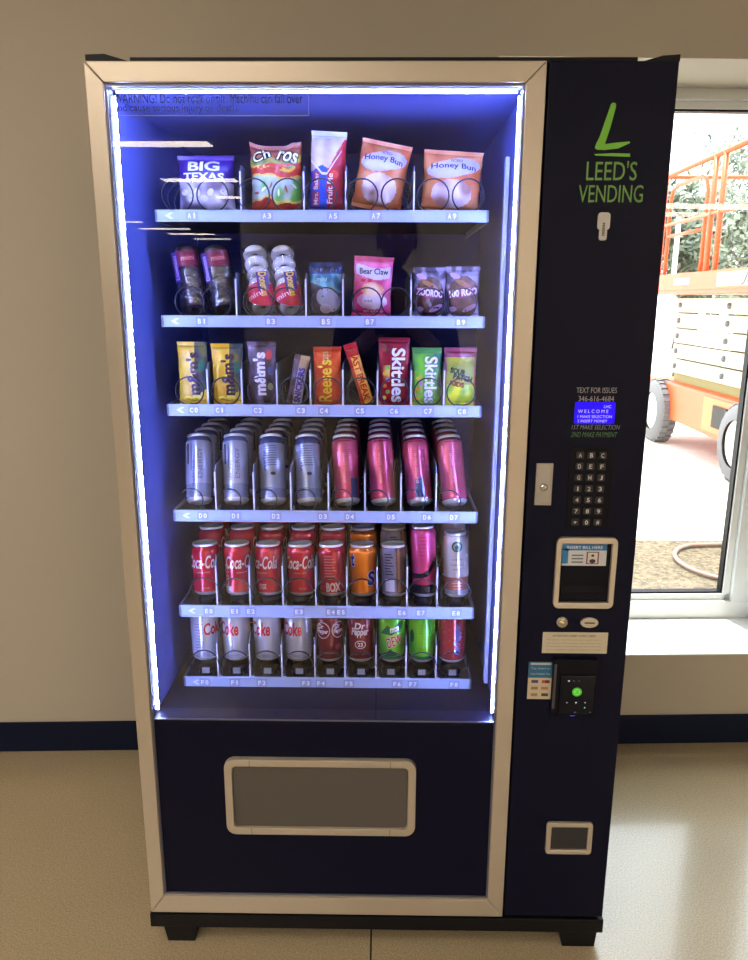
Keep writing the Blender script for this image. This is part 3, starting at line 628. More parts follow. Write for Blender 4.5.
# row 1
def col_bt(u, v, nz):
    if v > .56+.03*math.sin(u*9): return mixc(C(70, 30, 150), C(50, 22, 120), nz(u*.05, v*.05, 40)+.5)
    d = nz(u*.09, v*.08, 60); return mixc(C(120, 105, 125), C(205, 200, 215), .5+1.6*d)
def dec_bt(m, Sn, w, h):
    D_text(m, Sn, w, h, 'BIG', .0, .80, .56, .17, C(230, 225, 245), bold=.03); D_text(m, Sn, w, h, 'TEXAS', .0, .62, .72, .13, C(235, 230, 245), bold=.03)
    for k in range(7): D_ell(m, Sn, -.36+.12*k, .36-.10*(k % 2), .07, .05, C(225, 222, 235), rot=k)
bag('pastry_bag', 'clear pastry bag with a purple BIG TEXAS header, first on the top shelf', 'snack bag', None, (174, 232, 153, 210), 0, col_bt, dec_bt, .030, seed=2)
def col_ch(u, v, nz):
    n = nz(u*.08, v*.08, 50); a = v+.09*n+.04*math.sin(u*7)
    if a > .80: return mixc(C(150, 70, 50), C(170, 90, 60), n+.5)
    if a > .70: return mixc(C(190, 175, 70), C(110, 130, 60), n*2+.5)
    if a > .64: return C(225, 175, 60) if n > 0 else C(200, 70, 30)
    if a > .54: return C(190, 45, 30)
    if a > .50: return C(230, 190, 90)
    if a > .22: return mixc(C(190, 205, 200), C(110, 190, 80), (u+.1)*2.2+n*3)
    if a > .18: return C(225, 205, 100)
    return mixc(C(175, 35, 30), C(200, 70, 40), n*2+.5)
def dec_ch(m, Sn, w, h):
    for t_, cx, cy, tw, r in (('Ch', -.27, .83, .38, .42), ('ros', .25, .81, .42, -.25)):
        D_text(m, Sn, w, h, t_, cx, cy, tw, .17, Kc, .0005, r, .10); D_text(m, Sn, w, h, t_, cx, cy, tw*.92, .15, C(225, 222, 175), .0009, r, .02)
    for k in range(6): D_ell(m, Sn, -.38+.15*k, .30+.05*(k % 3), .055, .018, C(240, 250, 240) if k % 2 else C(170, 110, 80), .0004, .5*k)
    D_poly(m, Sn, [(-.5, .64), (-.1, .72), (.2, .70), (.5, .74), (.5, .70), (.2, .66), (-.1, .68), (-.5, .58)], C(200, 55, 30), .0004)
bag('chip_bag', 'crinkled red and green chip bag with pointed top corners', 'snack bag', None, (248, 301, 142, 210), 0, col_ch, dec_ch, .026, seed=5, wr=1.6, topfn=lambda q: .07*abs(2*q)**3-.02+.03*math.exp(-((q-.33)/.08)**2))
def col_wf(u, v, nz):
    if v > .90: return C(215, 215, 235)
    if v > .58-.25*abs(u+.15) and v > .50+.9*max(0, u-.0) : return mixc(C(190, 165, 150), C(220, 205, 205), .5+nz(u*.1, v*.1, 40))
    if u < .02-.10*(v-.2): return mixc(C(30, 75, 200), C(40, 95, 220), v)
    return mixc(C(150, 25, 55), C(200, 45, 60), v)
def dec_wf(m, Sn, w, h):
    D_rect(m, Sn, -.42, -.20, .08, .50, C(165, 60, 100), .0004)
    D_text(m, Sn, w, h, 'Mrs. Baker', -.31, .29, .38, .13, C(235, 225, 235), .0008, PI/2); D_text(m, Sn, w, h, 'Fruit Pie', .10, .30, .36, .16, C(240, 225, 235), .0008, PI/2, .02)
    D_ell(m, Sn, .22, .47, .12, .05, C(225, 60, 40), .0005); D_poly(m, Sn, [(-.5, .62), (-.15, .46), (.0, .46), (.4, .75), (.4, .77), (0, .49), (-.15, .49), (-.5, .66)], C(225, 215, 230), .0005)
bag('pie_wrapper', 'tall white, red and blue snack wrapper on the top shelf', 'snack wrapper', None, (307, 347, 128, 210), 0, col_wf, dec_wf, .020, roll=.05, seed=7, crimp=.009)
def col_hb(u, v, nz):
    n = nz(u*.09, v*.09, 40); e = (u/.46)**2+((v-.70-.05*math.sin(u*4))/.15)**2
    if e < 1: return C(185, 180, 225)
    if (u/.36)**2+((v-.30)/.22)**2 < 1: return mixc(C(165, 120, 110), C(225, 205, 215), .5+2.2*n)
    return mixc(C(205, 105, 60), C(228, 150, 100), .5+1.4*n)
def dec_hb(m, Sn, w, h):
    D_text(m, Sn, w, h, 'Honey Bun', 0, .70, .78, .11, C(55, 45, 85), .0008, 0, .02, 0, .03); D_text(m, Sn, w, h, 'ICED', .05, .82, .2, .04, C(120, 50, 60), .0008)
G1 = None
bag('pastry_bag', 'orange honey bun bag tilted to the right, left of the two on the top shelf', 'snack bag', G1, (350, 413, 134, 210), 0, col_hb, dec_hb, .028, roll=.19, seed=11, wr=1.5)
bag('pastry_bag', 'orange honey bun bag at the right end of the top shelf', 'snack bag', G1, (421, 485, 146, 210), 0, col_hb, dec_hb, .030, roll=.06, seed=14, wr=1.4)

# row 2: doughnut tubes with the doughnuts inside clear film
def donut_pack(label, px0, px1, ytop, choc, lean_roll, grp=None):
    row = 1; Y = TY+.022; zb = ZF_[row]+.001
    a = at(px0, 285, Y); b = at(px1, 285, Y); z1 = at((px0+px1)/2, ytop, Y).z; H = z1-zb; w = b.x-a.x; r = w*.47
    base = Vector((at((px0+px1)/2, 285, Y).x+math.sin(-lean_roll)*H/2, Y+r, zb+.004))
    root = empty('doughnut_pack', base, label, 'doughnut pack', 'snacks on the second shelf'); root['_o'] = (0, 0, 0)
    root.rotation_euler = (-.06, lean_roll, 0)
    n = 6; step = (H-.012)/n
    body = mat('doughnut_choc' if choc else 'doughnut_powder', (.045, .025, .022) if choc else (.72, .72, .76), .45 if choc else .85, bump=.5, noise_scale=90)
    for k in range(n):
        m_ = MB(); R0, r0 = r*.58, r*.33; vs = []; fs = []; N, n2 = 22, 10; tilt = .9; zc = .014+step*k+.004; yc = .002*((k % 2)*2-1)
        for i in range(N):
            for j in range(n2):
                A, B = 2*PI*i/N, 2*PI*j/n2; x = (R0+r0*math.cos(B))*math.cos(A); z = (R0+r0*math.cos(B))*math.sin(A); y_ = r0*math.sin(B)
                y2, z2 = y_*math.cos(tilt)-z*math.sin(tilt), y_*math.sin(tilt)+z*math.cos(tilt); vs.append((x, yc+y2*.8, zc+z2*1.0))
                fs.append((i*n2+j, i*n2+(j+1) % n2, ((i+1) % N)*n2+(j+1) % n2, ((i+1) % N)*n2+j))
        m_.add(vs, fs, (.5, .5, .5), 0, True); m_.build('doughnut', body, root)
    # film tube with crimped ends
    nz = seeded(px0); f = MB(); vs = []; fs = []; L = 30; N = 28
    for k in range(L+1):
        v = k/L; fl_ = min(1, .06+3.2*min(v, 1-v)**.8*1.3) if min(v, 1-v) < .22 else 1
        for i in range(N):
            A = 2*PI*i/N; rr = r*(1.06+.05*nz(math.cos(A)*.05+v*.1, math.sin(A)*.05, 60)); x = rr*math.cos(A)*(1 if fl_ > .9 else 1.0+.05*(1-fl_)); y_ = rr*math.sin(A)*fl_; vs.append((x, y_, v*H))
    for k in range(L):
        fs += [(k*N+i, k*N+(i+1) % N, (k+1)*N+(i+1) % N, (k+1)*N+i) for i in range(N)]
    f.add(vs, fs, (.5, .5, .5), 0, True); f.build('film', CLEAR, root)
    def Sc(u, v, o): aa = u/(r*1.08); return (r*1.08*math.sin(aa), -(r*1.10+o)*math.cos(aa), v)
    l = MB(); W2 = r*1.25
    if choc:
        l.rect(-W2, W2, H*.70, H*.92, Sc, C(105, 20, 45), .0002); l.rect(-W2, -W2*.35, H*.50, H*.92, Sc, C(70, 45, 110), .0004)
        l.text('Donettes', Sc, -W2*.62, H*.70, H*.34, W2*.34, C(200, 175, 210), .0006, PI/2); l.text('mini', Sc, W2*.3, H*.82, W2*.8, H*.07, C(215, 130, 120), .0004)
    else:
        l.poly([(-W2, H*.24), (0, H*.14), (W2, H*.12), (W2, H*.42), (0, H*.48), (-W2, H*.42)], Sc, C(190, 25, 55), .0002)
        l.rect(W2*.0, W2*.75, H*.36, H*.62, Sc, C(80, 45, 130), .0004)
        l.text('Donettes', Sc, W2*.38, H*.44, H*.34, W2*.5, C(235, 200, 70), .0006, -PI/2+.0, 0, .02); l.text('mini', Sc, -W2*.3, H*.30, W2*1.1, H*.07, C(240, 215, 225), .0006, .3)
    l.build('printed_band', FILM, root, label='printed label band')
donut_pack('chocolate mini doughnut tube, leftmost on the second shelf', 173, 201, 247, True, -.16)
donut_pack('chocolate mini doughnut tube leaning beside the powdered ones', 203, 232, 247, True, -.18)
donut_pack('powdered mini doughnut tube, left of the white pair', 243, 271, 247, False, -.15)
donut_pack('powdered mini doughnut tube, right of the white pair', 271, 299, 247, False, -.16)
def col_tm(u, v, nz):
    n = nz(u*.1, v*.1, 45)
    if v > .80: return mixc(C(12, 30, 70), C(25, 60, 110), .5+n*2)
    if v > .55-.5*u*.4: return mixc(C(30, 95, 125), C(110, 175, 190), .3+n*2.4)
    return mixc(C(55, 50, 62), C(90, 85, 100), .5+n)
def dec_tm(m, Sn, w, h):
    D_ell(m, Sn, .02, .38, .30, .17, C(170, 175, 215), .0004); D_ell(m, Sn, .18, .30, .25, .19, C(160, 165, 205), .0005); D_ell(m, Sn, .0, .17, .17, .09, C(195, 185, 220), .0007)
    D_text(m, Sn, w, h, 'Muffin', .0, .88, .80, .11, C(10, 18, 40), .0008, 0, .03); D_text(m, Sn, w, h, 'mini', -.1, .70, .3, .07, C(160, 210, 215), .0008)
bag('muffin_bag', 'teal and navy snack bag with white cakes, centre of the second shelf', 'snack bag', None, (308, 342, 262, 314), 1, col_tm, dec_tm, .022, seed=21, wr=1.2)
def col_bc(u, v, nz):
    n = nz(u*.1, v*.1, 40)
    if .66 < v+.04*math.sin(u*5+1) < .84 and abs(u) < .44: return C(190, 185, 215)
    if (u/.30)**2+((v-.46)/.11)**2 < 1: return mixc(C(210, 130, 95), C(235, 205, 180), .5+2*n)
    if (u/.40)**2+((v-.27)/.14)**2 < 1: return mixc(C(200, 150, 190), C(225, 215, 235), .5+2*n)
    return mixc(C(205, 60, 120), C(225, 110, 155), .5+1.3*n+.3*(v-.5))
def dec_bc(m, Sn, w, h):
    D_text(m, Sn, w, h, 'Bear Claw', .02, .755, .74, .10, C(35, 25, 50), .0008, 0, .02); D_text(m, Sn, w, h, 'NET WT 4 OZ', .05, .09, .5, .035, C(245, 225, 235), .0008)
    D_text(m, Sn, w, h, 'iced', -.1, .27, .2, .05, C(110, 60, 140), .0008); D_ell(m, Sn, -.25, .60, .07, .03, C(200, 40, 60)); D_ell(m, Sn, -.08, .60, .06, .03, C(190, 40, 60))
bag('pastry_bag', 'bright pink pastry bag reading Bear Claw on the second shelf', 'snack bag', None, (351, 394, 255, 316), 1, col_bc, dec_bc, .022, roll=.05, seed=24, wr=1.2)
def col_ck(u, v, nz):
    n = nz(u*.1, v*.1, 55); r_ = (u/.46)**2+((v-.42)/.40)**2
    if v > .82: return mixc(C(60, 55, 85), C(140, 135, 170), .4+2.4*n)
    if r_ < 1: return mixc(C(60, 38, 42), C(105, 68, 62), .5+1.6*n)
    return mixc(C(75, 70, 100), C(170, 160, 200), .3+2.6*n)
def mk_ck(t):
    def dec(m, Sn, w, h):
        r = -.12 if t == 'ZOOROO' else .12
        D_ell(m, Sn, 0, .50, .44, .10, C(150, 60, 120), .0004, r); D_text(m, Sn, w, h, t, 0, .50, .84, .14, C(235, 225, 245), .0009, r, .05)
        D_ell(m, Sn, -.25, .82, .16, .05, C(185, 150, 200), .0004, -.2); D_ell(m, Sn, .2, .20, .22, .05, C(190, 150, 195), .0004, .3); D_ell(m, Sn, -.3, .18, .12, .05, C(160, 130, 175), .0004)
        D_ell(m, Sn, 0, .66, .26, .05, C(150, 100, 70), .0003, -.3)
    return dec
bag('cookie_bag', 'round brown cookie in clear wrap beside the divider, second shelf', 'snack bag', None, (413, 447, 267, 316), 1, col_ck, mk_ck('ZOOROO'), .024, seed=31, wr=1.6)
bag('cookie_bag', 'round brown cookie in clear wrap at the right end of the second shelf', 'snack bag', None, (446, 481, 266, 316), 1, col_ck, mk_ck('100 ROO'), .022, seed=33, wr=1.6)

# row 3: candy
def mm(base, brown=False):
    def colf(u, v, nz):
        n = nz(u*.1, v*.1, 40)
        if brown: return mixc(C(50, 35, 60), C(120, 105, 140), .2+1.5*n)
        if u > .08 and v > .12+.3*(u): return mixc(C(95, 95, 50), C(60, 70, 75), .4+2*n+(v-.5))
        return mixc(base, C(235, 195, 60), .4+n)
    def dec(m, Sn, w, h):
        D_text(m, Sn, w, h, "m&m's", .02 if not brown else -.08, .50, .68, .44, C(225, 220, 235) if brown else C(55, 40, 60), .0008, PI/2, .04)
        if not brown: D_text(m, Sn, w, h, "m&m's", -.0, .508, .66, .38, C(75, 40, 50), .0010, PI/2, .0); D_ell(m, Sn, .32, .62, .12, .09, C(40, 100, 80)); D_ell(m, Sn, .1, .12, .15, .05, C(235, 215, 90)); D_ell(m, Sn, -.2, .10, .13, .05, C(240, 215, 80))
        else: D_ell(m, Sn, .26, .80, .12, .08, C(190, 50, 70)); D_ell(m, Sn, .32, .55, .10, .07, C(60, 75, 140)); D_ell(m, Sn, .3, .3, .1, .06, C(120, 130, 90))
    return colf, dec
cf, df = mm(C(205, 160, 40))
bag('candy_bag', 'yellow candy bag at the left end of the third shelf', 'candy bag', None, (177, 207, 342, 404), 2, cf, df, .010, seed=41)
bag('candy_bag', 'yellow candy bag beside the dark candy bag, second on the third shelf', 'candy bag', None, (211, 243, 344, 404), 2, cf, df, .010, seed=42)
cf, df = mm(None, True)
bag('candy_bag', 'dark purple-brown candy bag with white lettering on the third shelf', 'candy bag', None, (247, 276, 342, 404), 2, cf, df, .010, seed=43)
def bar(name, label, px, cf, df, roll, seed, **kw): return bag(name, label, 'candy bar', None, px, 2, cf, df, .009, roll=roll, seed=seed, wr=.6, **kw)
def col_sn(u, v, nz): return C(185, 160, 130) if v > .72 and u > -.1 else (mixc(C(70, 50, 60), C(110, 95, 120), .5+nz(u*.1, v*.1, 40)) if u < -.12 else C(165, 165, 200))
def dec_sn(m, Sn, w, h): D_text(m, Sn, w, h, 'SNICKERS', .16, .40, .72, .42, C(60, 35, 150), .0008, PI/2, .04)
bar('candy_bar', 'narrow slanting silver and purple candy bar on the third shelf', (285, 310, 354, 404), col_sn, dec_sn, .20, 45)
def col_re(u, v, nz): return mixc(C(225, 85, 35), C(200, 60, 35), .5+nz(u*.1, v*.1, 30)) if v < .93 else C(170, 55, 40)
def dec_re(m, Sn, w, h): D_text(m, Sn, w, h, "Reese's", -.08, .42, .72, .52, C(240, 205, 60), .0008, PI/2, .02); D_text(m, Sn, w, h, 'cups', .0, .84, .16, .3, C(225, 200, 150), .0008, PI/2)
bag('candy_bag', 'orange peanut butter cup wrapper with yellow lettering', 'candy bag', None, (313, 341, 347, 404), 2, col_re, dec_re, .010, seed=46)
def col_fb(u, v, nz): return C(180, 30, 50) if v > .80 else (mixc(C(230, 160, 50), C(240, 185, 80), .5+nz(u*.1, v*.1, 30)) if u > -.25 else C(185, 60, 50))
def dec_fb(m, Sn, w, h): D_text(m, Sn, w, h, 'FAST BREAK', .08, .46, .80, .52, C(190, 45, 35), .0008, -PI/2, .03)
bar('candy_bar', 'narrow yellow and red candy bar leaning left on the third shelf', (343, 374, 342, 404), col_fb, dec_fb, -.30, 47)
def sk(c1, c2, right):
    def cf(u, v, nz):
        n = nz(u*.1, v*.1, 40)
        if v > .90: return mixc(c2, c1, .3)
        if u > .0 and v > .35: return mixc(c1, c2, .7+n)
        if u < -.15 and v < .6: return mixc(c1, C(215, 170, 90), .2+2.2*n)
        return mixc(c1, c2, .4+n)
    def df(m, Sn, w, h): D_text(m, Sn, w, h, 'Skittles', .14, .45, .80, .44, C(225, 222, 240), .0008, -PI/2, .025); [D_ell(m, Sn, -.3+.1*(k % 2), .12+.09*k, .07, .03, [C(220, 180, 60), C(120, 180, 70), C(225, 120, 60), C(170, 120, 180)][k % 4]) for k in range(6)]
    return cf, df
cf, df = sk(C(160, 25, 40), C(110, 20, 55), 1)
bag('candy_bag', 'dark red fruit candy bag with white lettering', 'candy bag', None, (378, 410, 338, 404), 2, cf, df, .011, seed=48)
cf, df = sk(C(110, 190, 50), C(50, 120, 90), 1)
bag('candy_bag', 'green fruit candy bag with white lettering', 'candy bag', None, (412, 442, 348, 404), 2, cf, df, .011, seed=49)
def col_sp(u, v, nz):
    n = nz(u*.1, v*.1, 40)
    if v > .84: return mixc(C(150, 60, 90), C(120, 60, 90), n+.5)
    if abs(u) > .44: return C(170, 100, 100)
    if v > .38: return mixc(C(175, 170, 60), C(140, 150, 70), .5+2*n)
    return mixc(C(225, 225, 50), C(130, 185, 60), .4+2*n)
def dec_sp(m, Sn, w, h): D_text(m, Sn, w, h, 'SOUR', -.08, .60, .5, .10, C(25, 60, 50), .0008, -.2, .06); D_text(m, Sn, w, h, 'PATCH', .08, .49, .62, .10, C(30, 55, 45), .0008, -.2, .06); D_text(m, Sn, w, h, 'KIDS', -.1, .385, .45, .09, C(130, 50, 40), .0008, -.2, .06)
bag('candy_bag', 'yellow-green sour candy bag at the right end of the third shelf', 'candy bag', None, (444, 477, 348, 404), 2, col_sp, dec_sp, .011, seed=50)

# ------------------------------------------------------------------ cans
def can_surface(r): return lambda u, v, o: ((r+o)*math.sin(u/r), -(r+o)*math.cos(u/r), v)
def make_can(name, label, group, r, h, bandfn, deco, slim=False):
    nk = r*.80
    m_ = MB(); n = 40; prof = [(r*.96, .009), (r, .014)]+[(r, .014+(h-.032)*k/24) for k in range(1, 25)]+[(r*.97, h-.013), (nk+.001, h-.006)]
    vs = []; fs = []; cs = []
    for rr, z in prof:
        for k in range(n): a = 2*PI*k/n; vs.append((rr*math.sin(a), -rr*math.cos(a), z))
    for i in range(len(prof)-1):
        for k in range(n):
            fs.append((i*n+k, i*n+(k+1) % n, (i+1)*n+(k+1) % n, (i+1)*n+k)); ang = 2*PI*(k+.5)/n; ang = ang if ang < PI else ang-2*PI
            cs.append(bandfn(ang, (prof[i][1]+prof[i+1][1])/2/h))
    m_.add(vs, fs, cs, 0, True)
    root = empty(name, (0, 0, 0), label, 'drink can', group)
    sf = can_surface(r)
    if deco: deco(m_, sf, r, h)
    m_.build('body', CANP, root)
    MB().lathe([(0, .010), (r*.5, .009), (r*.66, .002), (r*.71, .0), (r*.76, .0005), (r*.88, .004), (r*.96, .009)], n).build('base', CANA, root)
    ld = MB().lathe([(nk+.001, h-.006), (nk+.0022, h-.002), (nk+.0016, h), (nk, h), (nk-.001, h-.005), (0, h-.005)], n).build('lid', CANA, root)
    tb = MB(); tb.box(-.006, .006, -.012, .006, h-.0045, h-.0035); tb.build('pull_tab', CANA, ld)
    return root
can_n = {}
def place(proto, label, px, row, yoff=0., spin=0., lean=0., roll=0., elev=0.014, r=.033, group=None, first=False):
    q = at(px, rows[row][2]-25, TY+.050)
    o = proto if first else copy_tree(proto)
    y_ = TY+.016+r+yoff
    o.location = (q.x, y_, ZF_[row]+elev); o.rotation_euler = Matrix.Rotation(roll, 3, 'Y').__matmul__(Matrix.Rotation(-lean, 3, 'X')).__matmul__(Matrix.Rotation(spin, 3, 'Z')).to_euler()
    o['label'] = label
    if group: o['group'] = group
    elif 'group' in o: del o['group']
    return o
# row 4 slim cans
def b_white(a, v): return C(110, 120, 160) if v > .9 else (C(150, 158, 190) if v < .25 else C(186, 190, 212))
def d_white(m, S_, r, h):
    m.rect(-.022, -.017, h*.55, h*.85, S_, C(60, 65, 95), .0003); m.ell(-.010, h*.66, .0015, .035, S_, C(95, 105, 145), .0003)
    m.text('SPARKLING', S_, -.004, h*.40, .06, .006, C(70, 80, 120), .0003, PI/2); m.text('ENERGY', S_, .010, h*.55, .07, .010, C(120, 128, 165), .0003, PI/2)
    for k in range(5): m.rect(-.014, .004, h*(.12+.022*k), h*(.128+.022*k), S_, C(100, 108, 150), .0003)
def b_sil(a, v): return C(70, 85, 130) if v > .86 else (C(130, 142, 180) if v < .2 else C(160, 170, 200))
def d_sil(m, S_, r, h):
    for k in range(9): m.rect(-.012, .016, h*(.52+.035*k), h*(.535+.035*k), S_, C(85, 100, 145), .0003)
    m.ell(.006, h*.40, .006, .004, S_, C(50, 60, 95), .0003); m.text('WATER', S_, -.012, h*.6, .05, .008, C(60, 75, 120), .0003, PI/2)
    for k in range(4): m.rect(-.02, .004, h*(.10+.03*k), h*(.112+.03*k), S_, C(90, 105, 150), .0003)
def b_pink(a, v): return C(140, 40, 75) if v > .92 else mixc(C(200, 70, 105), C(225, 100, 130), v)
def mk_pink(patch):
    def d(m, S_, r, h):
        for k in range(6): m.rect(-.012, .020, h*(.60+.03*k), h*(.606+.03*k), S_, C(170, 55, 90), .0003)
        m.rect(-.013, .018, h*.88, h*.90, S_, C(165, 45, 80), .0003)
        if patch == 1: m.rect(.012, .030, h*.06, h*.34, S_, C(70, 75, 120), .0003)
        if patch == 2: m.poly([(-.010, h*.07), (.014, h*.07), (.010, h*.36), (-.008, h*.33)], S_, C(75, 85, 125), .0003); m.poly([(-.012, h*.05), (.018, h*.05), (.018, h*.07), (-.012, h*.07)], S_, C(225, 190, 205), .0003)
        m.text('ENERGY DRINK', S_, -.002, h*.5, .07, .006, C(235, 160, 180), .0003, PI/2)
    return d
SL_R, SL_H = .0295, .157
LN, RL = .46, -.085
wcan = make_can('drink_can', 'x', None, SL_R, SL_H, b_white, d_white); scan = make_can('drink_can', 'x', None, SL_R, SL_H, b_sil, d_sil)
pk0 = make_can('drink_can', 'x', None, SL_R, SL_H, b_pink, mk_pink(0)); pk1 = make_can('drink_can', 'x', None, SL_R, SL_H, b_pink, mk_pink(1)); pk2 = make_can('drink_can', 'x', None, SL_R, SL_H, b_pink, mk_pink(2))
fourth = [(200, wcan, 1, 'slim white can at the left end of the fourth shelf'), (237, wcan, 0, 'slim white can, second from the left on the fourth shelf'),
          (274, scan, 1, 'slim silver-blue can, left of the two metallic ones'), (310, scan, 0, 'slim silver-blue can next to the pink cans'),
          (348, pk1, 1, 'slim pink can beside the silver one, dark patch at lower right'), (384, pk0, 1, 'slim pink can, second of the four pink ones'),
          (420, pk2, 1, 'slim pink can with a dark patch across its foot'), (455, pk0, 0, 'slim pink can at the right end of the fourth shelf')]
ords = ['first', 'second', 'third', 'fourth', 'fifth', 'sixth', 'seventh', 'eighth', 'ninth']
G4, G5, G6 = 'slim cans on the fourth shelf', 'drinks on the fifth shelf', 'soda cans on the bottom shelf'
for i, (px, pr, fi, lab) in enumerate(fourth):
    dxr = .014 if i < 4 else -.004
    fr = place(pr, lab, px, 3, -.006, 0, LN, RL, .011, SL_R, G4, bool(fi))
    for k in (1, 2, 3):
        c_ = place(pr, 'slim %s can leaning %s behind the %s can of the fourth shelf' % ('white' if i < 2 else 'silver' if i < 4 else 'pink', ['', 'directly', 'two places', 'three places'][k], ords[i]), px, 3, .066*k, .8*k, LN, RL, .011+.001*k, SL_R, G4)
        c_.location.x += -.0*k

# row 5 and 6
RED = C(188, 12, 42)
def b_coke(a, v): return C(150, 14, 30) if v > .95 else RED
def mk_coke(u0, extra=0):
    def d(m, S_, r, h):
        m.text('Coca-Cola', S_, u0, h*.66, .080, .030, C(235, 225, 232), .0003, 0, .35, .015)
        m.text('ORIGINAL TASTE', S_, u0, h*.46, .03, .003, C(225, 190, 195), .0003)
        if extra == 1: m.text('Coca-Cola', S_, u0-.040, h*.42, .05, .012, C(235, 215, 222), .0003, PI/2, .3); m.rect(u0-.050, u0-.028, h*.08, h*.20, S_, C(225, 215, 220), .0003)
        if extra == 2: m.text('12 OZ', S_, u0+.004, h*.20, .018, .012, C(235, 205, 210), .0003, 0, 0, .03)
        if extra == 0: m.text('355 mL', S_, u0+.004, h*.16, .018, .004, C(225, 190, 195), .0003)
    return d
def d_side(m, S_, r, h):
    for k in range(9): m.rect(-.016, .012-.004*(k % 3), h*(.34+.055*k), h*(.36+.055*k), S_, C(215, 130, 140), .0003)
    m.text('BOX', S_, .004, h*.19, .034, .022, C(215, 200, 210), .0003, 0, 0, .04)
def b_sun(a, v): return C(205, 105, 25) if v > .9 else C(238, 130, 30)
def d_sun(m, S_, r, h):
    m.text('S', S_, .020, h*.36, .022, .036, C(235, 225, 235), .0003, 0, .1, .09); m.text('S', S_, .020, h*.36, .019, .033, C(45, 50, 150), .0005, 0, .1, .03)
    m.text('t', S_, -.024, h*.72, .014, .032, C(235, 225, 235), .0003, 0, .1, .09); m.text('t', S_, -.024, h*.72, .011, .029, C(45, 50, 150), .0005, 0, .1, .03)
    m.text('unkist', S_, .066, h*.42, .06, .03, C(45, 50, 150), .0003, 0, .1, .03)
def b_rb(a, v): return C(95, 65, 60) if a > .15 else C(110, 105, 130)
def d_rb(m, S_, r, h):
    m.rect(-.028, .003, h*.10, h*.95, S_, C(125, 122, 150), .0002); m.rect(-.022, .000, h*.12, h*.36, S_, C(205, 208, 235), .0004)
    for k in range(8): m.rect(-.022, -.002-.003*(k % 3), h*(.44+.055*k), h*(.465+.055*k), S_, C(60, 50, 75), .0004)
    m.rect(.008, .014, h*.10, h*.95, S_, C(150, 95, 85), .0003)
def b_star(a, v): return C(190, 178, 168) if v > .32 else (C(165, 90, 70) if v > .12 else C(150, 150, 160))
def d_star(m, S_, r, h):
    m.ell(.001, h*.80, .0125, .0125, S_, C(45, 85, 75), .0003); m.ell(.001, h*.80, .0085, .0085, S_, C(150, 160, 150), .0005); m.ell(.001, h*.785, .005, .006, S_, C(45, 85, 75), .0007)
    m.text('STARBUCKS', S_, .001, h*.60, .024, .0035, C(75, 70, 60), .0003); m.text('DOUBLESHOT', S_, .001, h*.52, .030, .005, C(90, 95, 80), .0003); m.text('ENERGY', S_, .001, h*.45, .020, .0035, C(80, 75, 65), .0003)
    for k in range(4): m.ell(.0, h*(.28-.045*k), .013-.001*k, .0022, S_, C(225, 170, 150), .0004)
    m.ell(.002, h*.37, .005, .008, S_, C(190, 200, 195), .0004)
def b_pb(a, v):
    if v < .20: return C(30, 24, 34)
    return mixc(C(205, 60, 90), C(215, 75, 130), v)
def d_pb(m, S_, r, h):
    m.poly([(-.03, h*.34), (-.005, h*.35), (.008, h*.40), (.018, h*.50), (.03, h*.56), (.03, h*.47), (.020, h*.41), (.008, h*.31), (-.005, h*.28), (-.03, h*.27)], S_, C(38, 26, 38), .0004)
    for k in range(6): m.rect(-.014, .012-.003*(k % 2), h*(.60+.05*k), h*(.607+.05*k), S_, C(150, 35, 75), .0003)
    m.text('FL OZ', S_, .006, h*.12, .012, .010, C(110, 105, 120), .0003)
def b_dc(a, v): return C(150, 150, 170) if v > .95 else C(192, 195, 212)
def mk_dc(side):
    def d(m, S_, r, h):
        if side:
            for k in range(10): m.rect(-.016, .004-.004*(k % 3), h*(.22+.06*k), h*(.235+.06*k), S_, C(140, 120, 150), .0003)
            m.text('Coke', S_, .030, h*.66, .05, .03, RED, .0003, 0, .1, .03); m.rect(.0, .016, h*.10, h*.20, S_, C(150, 150, 175), .0003)
        else: m.text('Diet Coke', S_, -.036, h*.68, .096, .034, RED, .0003, 0, .12, .03); m.rect(-.010, .010, h*.10, h*.16, S_, C(160, 165, 190), .0003)
    return d
def b_dp(a, v): return C(120, 14, 30)
def mk_dp(k_):
    def d(m, S_, r, h):
        w_ = C(235, 215, 225)
        if k_ == 0:
            m.text('Dr', S_, .0, h*.76, .026, .016, w_, .0003, 0, .15, .03); m.text('Pepper', S_, .0, h*.62, .042, .024, w_, .0003, 0, .15, .03)
            m.ell(0, h*.38, .013, .010, S_, w_, .0003); m.ell(0, h*.38, .0115, .0085, S_, C(120, 14, 30), .0004); m.text('23', S_, 0, h*.38, .012, .010, w_, .0006, 0, 0, .03)
            m.text('EST. 1885', S_, 0, h*.18, .026, .003, C(200, 130, 130), .0003)
        else:
            for u in (-.014, .026):
                m.ell(u, h*.66, .018, .020, S_, w_, .0003); m.ell(u, h*.66, .0163, .0183, S_, C(120, 14, 30), .0004); m.text('Dr', S_, u-.004, h*.74, .014, .012, w_, .0006, 0, .15, .03); m.text('Pepper', S_, u, h*.63, .028, .014, w_, .0006, 0, .15, .03)
            m.ell(.024, h*.32, .008, .007, S_, C(160, 60, 80), .0003)
            m.rect(-.014, .012, h*.19, h*.205, S_, C(190, 120, 110), .0003)
    return d
def b_md(a, v): return C(20, 120, 70) if v < .14 else mixc(C(70, 180, 40), C(125, 210, 45), .5+.5*math.sin(a*3+v*4))
